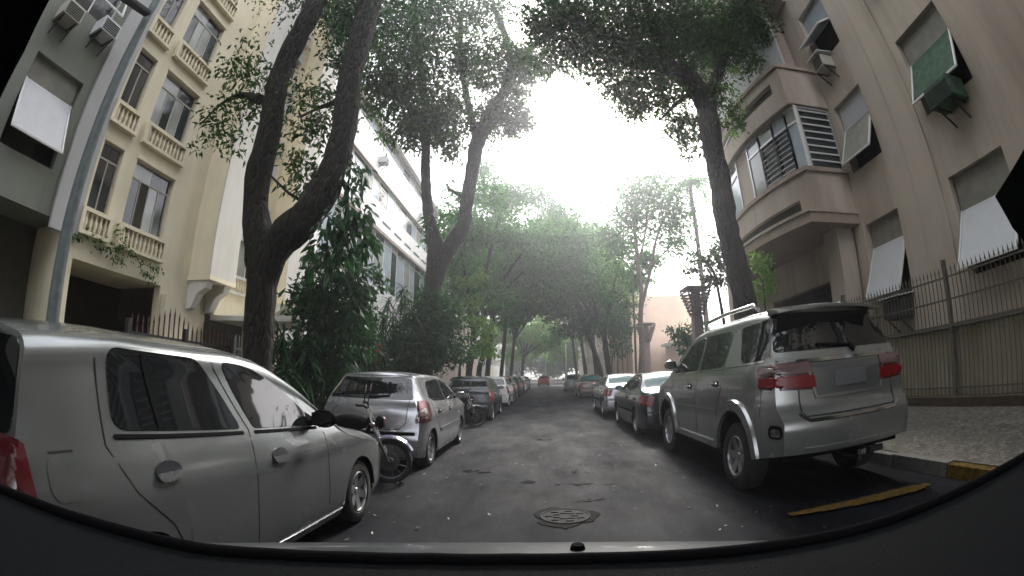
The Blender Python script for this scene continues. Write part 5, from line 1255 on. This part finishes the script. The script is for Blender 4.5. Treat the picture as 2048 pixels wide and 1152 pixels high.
for k in range(17):
    a = k*2.399; el = g.uniform(-.2,1.0); d = Vector((math.cos(a)*math.cos(el), math.sin(a)*math.cos(el), math.sin(el))); L_ = g.uniform(2.0,2.8); prev = pc
    for j in range(1,15):
        u = j/14; p = pc+d*L_*u+Vector((0,0,-1.6*u*u)); s_ = (p-prev).cross(Vector((0,0,1))).normalized(); 
        for sg in (-1,1):
            tip = p+(s_*sg*.45*(1-.4*u)+(p-prev)*1.2+Vector((0,0,-.28))); b.add([prev,p,tip],[(0,1,2)])
        prev = p
o = b.build('fronds', M['leafm'], pm); o['kind'] = 'stuff'

# trees further along both pavements
def street_tree(label, x, y, h, r, seed, m, n=2600, ln=.30, lean=0, fork=.45, tr=.22, trunk=None, zc=.60, flat=.9):
    t = wthing('street_tree', label, 'tree', (x,y,.1)); g = random.Random(seed); b = MB()
    top = Vector((x+lean, y, h*.55)); f0 = Vector((x+lean*.3, y, h*.3))
    limb(b, [(Vector((x,y,-.05)),tr*1.5),(Vector((x,y,.5)),tr),(f0,tr*.8)], seed, 9); cls = []
    for k in range(6):
        a = k*1.05+g.random(); q = Vector((x+lean+math.cos(a)*r*.62, y+math.sin(a)*r*.62, h*g.uniform(zc-.12,zc+.22)))
        limb(b, [(f0,tr*.6),(f0.lerp(q,.5)+Vector((0,0,.4)),tr*.4),(q,tr*.12)], seed+k, 7)
        cls.append((q, (r*.40,r*.40,r*.32*flat), n//6))
        for _ in range(3):
            w = Vector((g.gauss(0,1),g.gauss(0,1),g.gauss(0,.8))).normalized()*r*.36; rr_ = r*g.uniform(.16,.26); cls.append((q+w, (rr_,rr_,rr_*.75), n//11))
    for k in range(9):
        a = g.random()*6.3; q = Vector((x+lean+math.cos(a)*r*g.uniform(.1,.85), y+math.sin(a)*r*.7, h*g.uniform(zc-.27,zc+.30))); rr_ = r*g.uniform(.22,.34); cls.append((q, (rr_,rr_,rr_*.75), n//7))
    b.build('trunk', trunk or M['bark'], t, smooth=80); crown(t, cls, ln, ln*.42, seed, m, sub=.22, per=16)
    return t
spec = [('leafy tree overhanging the left row of cars beyond the forked tree', -4.7, 27, 13.5, 4.6, M['leafm'], 3800, .30, 1.4),
 ('dense dark tree farther along the left pavement', -4.8, 37, 20.5, 5.4, M['leafm'], 5000, .36, 1.6),
 ('dark tree halfway down the left pavement', -4.8, 49, 24, 6.2, M['leafd'], 4200, .42, 2.0),
 ('tree on the left near the far end of the parked row', -4.8, 63, 22, 6.5, M['leafm'], 3600, .5, 2),
 ('dense tree with a double trunk on the right beyond the saloons', 4.9, 33, 14.5, 5.2, M['leafm'], 4600, .32, -1.4),
 ('large dark tree on the right meeting the left crowns over the road', 4.9, 41, 18.0, 5.4, M['leafm'], 5000, .38, -1.6),
 ('tall tree on the right deeper down the street', 5.0, 53, 21, 6.6, M['leafd'], 4400, .45, -2.2),
 ('far tree on the right kerb near the vanishing point', 5.0, 68, 22, 6.6, M['leafm'], 3400, .5, -2),
 ('light green tree closing the view on the left', -4.5, 88, 17, 7, M['leafl'], 3000, .6, 1.5),
 ('light green tree closing the view on the right', 4.8, 96, 17, 7, M['leafl'], 3000, .6, -1.5),
 ('last pale tree at the far end of the street', .5, 150, 15, 13, M['leafl'], 5000, .9, 0),
 ('broad backdrop tree at the street end on the left', -12, 138, 17, 12, M['leafm'], 4600, .9, 0),
 ('broad backdrop tree at the street end on the right', 12, 133, 17, 12, M['leafm'], 4600, .9, 0)]
for i, (lb, x, y, h, r, m, n, ln, le) in enumerate(spec): street_tree(lb, x, y, h, r, 100+10*i, m, n, ln, le, tr=.24 if y < 70 else .35, zc=.60 if y < 130 else .46)
lt = wthing('street_tree', 'rounded bright green tree hanging low over the road in the middle distance', 'tree', (4.7,37,.2))
b = MB(); limb(b, [(Vector((4.75,37,0)),.26),(Vector((4.6,37,2)),.2)]+px([(1165,640,16),(1150,590,12),(1130,540,8)],37), 81, 8); limb(b, px([(1165,640,12),(1200,580,9),(1225,550,6)],37), 82, 7); b.build('trunk', M['bark'], lt)
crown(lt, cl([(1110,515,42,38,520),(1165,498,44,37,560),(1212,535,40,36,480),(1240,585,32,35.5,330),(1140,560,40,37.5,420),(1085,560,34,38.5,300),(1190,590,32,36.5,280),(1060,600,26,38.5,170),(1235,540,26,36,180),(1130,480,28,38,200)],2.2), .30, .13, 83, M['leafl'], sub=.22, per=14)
crown(lt, cl([(1200,635,38,35,420),(1160,650,34,37,360),(1225,600,34,35,320),(1115,630,32,39,280),(1180,560,40,38,420),(1240,655,24,34,160),(1075,615,28,40,220),(1150,520,36,39,320)],1.7), .32, .13, 86, M['leafd'], 'deep_green_crown', sub=.24, per=14)  # second set of low clumps in the deeper leaf colour
l2 = wthing('street_tree', 'mid green tree with hanging sprays left of the road in the middle distance', 'tree', (-4.6,31,.1))
b = MB(); limb(b, [(Vector((-4.6,31,0)),.24),(Vector((-4.5,31,2)),.18)]+px([(985,640,13),(975,580,10),(965,530,6)],31), 84, 8); b.build('trunk', M['bark'], l2)
crown(l2, cl([(940,540,30,30,300),(965,500,34,31,380),(1000,530,34,31.5,360),(985,590,34,31,320),(1020,590,28,32,220),(945,600,28,30,240),(920,580,22,29.5,140),(1010,640,26,31.5,200),(965,455,30,31,280),(1000,440,32,32,300),(940,430,28,31,240)],1.4), .28, .12, 85, M['leafm'], sub=.24, per=14)
# second stem of the double trunk, and the slim pale tree beside the towers
t4 = wthing('street_tree', 'slim pale double stemmed tree beside the farther flared tower', 'tree', (5.4,26.2,.2))
b = MB(); limb(b, [(Vector((5.55,26.2,.1)),.17)]+px([(1284,700,14),(1281,640,13),(1283,590,12),(1277,540,11),(1270,470,9),(1262,400,6)],26.2), 61, 8)
limb(b, px([(1283,610,10),(1294,570,9),(1303,530,8),(1312,480,6),(1330,430,4)],26.2), 62, 7); limb(b, px([(1303,530,5),(1325,510,4),(1345,490,3)],26.2), 63, 6); limb(b, px([(1276,530,5),(1290,470,4),(1295,420,3)],26.2), 64, 6)
b.build('trunk', M['barkp'], t4, smooth=80)
crown(t4, cl([(1300,385,48,26.5,800),(1265,400,42,27,600),(1335,420,42,26,560),(1350,460,36,26,380),(1365,430,24,26,160),(1285,440,45,27,420),(1320,480,34,26,180),(1250,450,45,28,600),(1330,375,36,26.5,380),(1345,500,24,26,110),(1245,500,36,28,400)],1.2), .30, .13, 65, M['leafm'], sub=.42)
# tree over the towers, right, and bushes
t5 = wthing('shrub', 'spreading leafy bush reaching over the top of the nearer tower', 'shrub', (6.9,15.5,.3))
b = MB(); limb(b, [(Vector((7.0,15.6,.2)),.09)]+px([(1440,600,8),(1425,540,7),(1400,520,5),(1375,530,3)],15.5), 66, 7); b.build('stem', M['bark'], t5)
crown(t5, cl([(1410,510,36,15.5,260),(1440,500,38,15.5,300),(1375,545,20,15.5,70),(1432,545,28,15.5,180),(1450,545,28,15.5,180)]), .22, .085, 67, M['leaf'], 'foliage')
t6 = wthing('shrub', 'small dark tree between the two flared towers', 'shrub', (7.0,20,.3))
b = MB(); limb(b, [(Vector((7.0,20,.2)),.07)]+px([(1383,710,6),(1375,690,5),(1365,672,3)],20), 68, 6); b.build('stem', M['bark'], t6)
crown(t6, cl([(1365,672,26,20,300),(1385,680,22,20,200),(1350,668,16,20,100),(1400,665,24,20,220),(1378,700,22,20,200)]), .22, .09, 69, M['leafd'], 'foliage')
# strap-leaved plants along the left fence
def strap_plant(label, x, y, stems, seed, ln=.62, hmax=3.2):
    t = wthing('strap_leaved_plant', label, 'plant', (x,y,.1)); g = random.Random(seed); b = MB(); st = MB()
    for k in range(stems):
        bx, by = x+g.uniform(-.45,.45), y+g.uniform(-.5,.5); h = hmax*g.uniform(.45,1.0); tp = Vector((bx+g.uniform(-.3,.3), by+g.uniform(-.3,.3), h))
        st.tube([(bx,by,.05),((bx+tp.x)/2+.04,(by+tp.y)/2,h*.5),tp],[.035,.028,.022],6)
        for q in range(62):
            a = g.random()*6.3; el = g.uniform(-.9,1.2); L_ = ln*g.uniform(.7,1.15); w_ = g.uniform(.05,.085); d = Vector((math.cos(a)*math.cos(el), math.sin(a)*math.cos(el), math.sin(el)))
            s_ = Vector((-math.sin(a), math.cos(a), 0)); p0 = tp-Vector((0,0,g.uniform(0,.9))); vs_ = []
            for j, (u, ww) in enumerate(((0,.35),(.35,1),(.7,.8),(1,.02))):
                c_ = p0+d*L_*u+Vector((0,0,-.62*L_*u*u)); vs_ += [c_+s_*w_*.5*ww, c_-s_*w_*.5*ww]
            b.add(vs_, [(2*j,2*j+1,2*j+3,2*j+2) for j in range(3)])
    o = b.build('foliage', M['leafd'], t); o['kind'] = 'stuff'; st.build('stems', M['bark'], t)
for i, (x, y, s_, h, lb) in enumerate(((-5.9,8.9,6,3.0,'strap leaved plant beside the canopy right behind the big forked trunk'),(-5.6,10.2,8,3.9,'tallest strap leaved clump in the planting bed left of the red post'),(-5.9,11.6,7,3.6,'strap leaved clump in the middle of the planting bed'),
     (-5.5,12.9,8,3.9,'strap leaved clump over the roof of the bright silver hatchback'),(-5.9,14.3,7,4.2,'strap leaved clump above the red post'),(-5.4,15.4,7,4.4,'strap leaved clump at the foot of the slender forked tree'),(-6.0,16.9,6,5.2,'tall thin strap leaved plant against the white ribbon block'),(-5.4,19.5,6,3.6,'strap leaved plant beyond the slender forked tree'))):
    strap_plant(lb, x, y, s_, 200+i, .62, h)
bt = wthing('shrub', 'dense broad leaved shrub tree filling the gap right of the big forked trunk', 'shrub', (-5.6,10.3,.1))
b = MB(); limb(b, [(Vector((-5.7,10.3,0)),.08),(Vector((-5.7,10.3,1.4)),.06)]+px([(660,600,7),(665,540,4)],10.3), 76, 7); b.build('stem', M['bark'], bt)
crown(bt, cl([(640,560,48,10.2,420),(690,555,48,10.2,420),(610,600,34,10,240),(660,610,55,10.2,520),(710,610,48,10.2,420),(640,660,50,10,420),(690,665,55,10.2,480),(735,570,34,10.6,220),(620,700,40,10,260),(650,510,30,10.4,130),(700,520,30,10.4,130)]), .24, .085, 77, M['leafd'], 'foliage', droop=.6)
bs = wthing('shrub', 'dark bushy hedge mass along the left fence under the strap leaved plants', 'hedge', (-6,11,.1))
crown(bs, [((-6.0,8.9+k*.75,.9+.25*(k%3)), (.6,.6,.7), 420) for k in range(9)], .16, .06, 71, M['leafd'], 'foliage', droop=.5); MB().box(-6.1,-5.9,8.8,15.2,.05,.5).build('stem', M['bark'], bs)
vn = wthing('climbing_plant', 'thin straggling climber on the cream wall under the first balustrade', 'plant', (-10.3,7.5,3.6))
crown(vn, [((-10.28,y,z),(.12,.5,.28),n) for y,z,n in ((5.9,4.0,70),(6.6,3.9,80),(7.3,3.8,80),(8.0,3.7,60),(6.9,4.3,30),(8.4,3.6,30))], .13, .05, 72, M['leaf'], 'foliage')
lg = wthing('street_tree', 'light green young tree by the left kerb beyond the charcoal hatchback', 'tree', (-4.4,23,.1))
b = MB(); limb(b, [(Vector((-4.4,23,0)),.1),(Vector((-4.4,23,1.6)),.08),(Vector((-4.3,23,2.6)),.04)], 73, 7); b.build('trunk', M['bark'], lg)
crown(lg, cl([(965,665,26,23,420),(955,700,22,23,260),(975,695,20,23,240),(945,640,22,23,200),(950,560,30,24,300),(940,600,26,24,240)]), .26, .1, 74, M['leafl'])
hb_ = wthing('shrub', 'hanging aerial roots and dark foliage curtain under the right hand trees', 'plant', (5.3,30,.2))
crown(hb_, cl([(1225,640,36,30,500),(1250,660,26,30,320),(1235,690,30,30,320),(1205,650,30,31,320),(1260,620,22,30,200)]), .30, .08, 75, M['leafd'], 'foliage', droop=.9)
b = MB(); g = random.Random(9)
for k in range(14): x = 5.0+g.uniform(-.7,.7); y = 30+g.uniform(-.8,.8); b.tube([(x,y,.1),(x+g.uniform(-.1,.1),y,2),(x+g.uniform(-.2,.2),y,4.6)],.02,5)
b.build('stems', M['bark'], hb_)
# unseen trees added behind the camera to shade the near street
street_tree('unseen tree behind the camera, added to shade the street from the left pavement', -4.7, -6, 14, 5.5, 300, M['leafd'], 2600, .45, 2)
street_tree('unseen tree behind the camera, added to shade the street from the right pavement', 5.0, -4, 14, 5.5, 320, M['leafd'], 2600, .45, -2)

# ------------------------------------------------------------------ the car that carries the camera: bonnet edge, dashboard, pillar trims
oc = wthing('car', 'car carrying the camera, grey bonnet edge and black dashboard along the bottom', 'car', (0,0,0))
M['bonnet'] = mat('bonnet_grey', (.035,.038,.042), .45, .2, coat=.5)
M['dash'] = mat('dashboard_plastic', (.004,.005,.006), .85, spec=.12, bump=.3, bscale=300)
b = MB(); nx, ny = 24, 14; vs_ = []
for i in range(nx+1):
    u = -1+2*i/nx; 
    for j in range(ny+1):
        v = j/ny; x = u*.86*(1-.08*v); y = .60+.05*(1-u*u)+v*.62*(1-.12*u*u); vs_.append((x, y, 1.075-.05*v-.40*v**4-.10*u*u))
b.add(vs_, [(i*(ny+1)+j, (i+1)*(ny+1)+j, (i+1)*(ny+1)+j+1, i*(ny+1)+j+1) for i in range(nx) for j in range(ny)])
b.build('bonnet', M['bonnet'], oc, smooth=80)
q = at_z(1155,1104,1.05); MB().lathe([(0,.018),(.012,.017),(.015,.008),(.017,-.03)],10,q).build('washer_nozzle', M['black'], oc, smooth=50)
edge = [(-60,955),(0,983),(60,1008),(120,1031),(250,1070),(400,1105),(550,1116),(700,1122),(860,1125),(1024,1126),(1180,1124),(1300,1121),(1420,1114),(1500,1106),(1600,1091),(1700,1070),(1780,1047),(1850,1020),(1950,974),(2048,918),(2120,870)]
fe_ = [at_z(x,y,1.10) for x, y in edge]; n = len(fe_)
b = MB(); b.add([tuple(p) for p in fe_]+[(p.x*1.02, min(p.y-.10,p.y*.8)-.02, 1.085) for p in fe_]+[(p.x*1.05, -.15, 1.04) for p in fe_]+[(p.x*1.02, p.y+.005, 1.085) for p in fe_]+[(p.x, p.y+.01, .9) for p in fe_],
   [(i,i+1,n+i+1,n+i)[::-1] for i in range(n-1)]+[(n+i,n+i+1,2*n+i+1,2*n+i)[::-1] for i in range(n-1)]+[(i,i+1,3*n+i+1,3*n+i) for i in range(n-1)]+[(3*n+i,3*n+i+1,4*n+i+1,4*n+i) for i in range(n-1)])
b.build('dashboard', M['dash'], oc, smooth=60)
MB().tube([p+Vector((0,.004,.006)) for p in fe_], .010, 8).build('windscreen_seal', M['black'], oc, smooth=60)
def pillar(pts, d, th=.05):
    f_ = [CAM+ray(x,y)*d for x, y in pts]; k = [p+(p-CAM).normalized()*th for p in f_]; n = len(f_); 
    return MB().add(f_+k, [tuple(range(n)), tuple(range(2*n-1,n-1,-1))]+[(i,(i+1)%n,(i+1)%n+n,i+n) for i in range(n)])
pillar([(1999,394),(2030,345),(2075,265),(2200,200),(2240,500),(2075,505),(2030,450)], .75).build('pillar_trim', M['dash'], oc, bevel=.006)
pillar([(-20,215),(40,100),(95,-15),(120,-120),(-160,-160),(-200,250)], .80).build('pillar_trim', M['dash'], oc, bevel=.01)
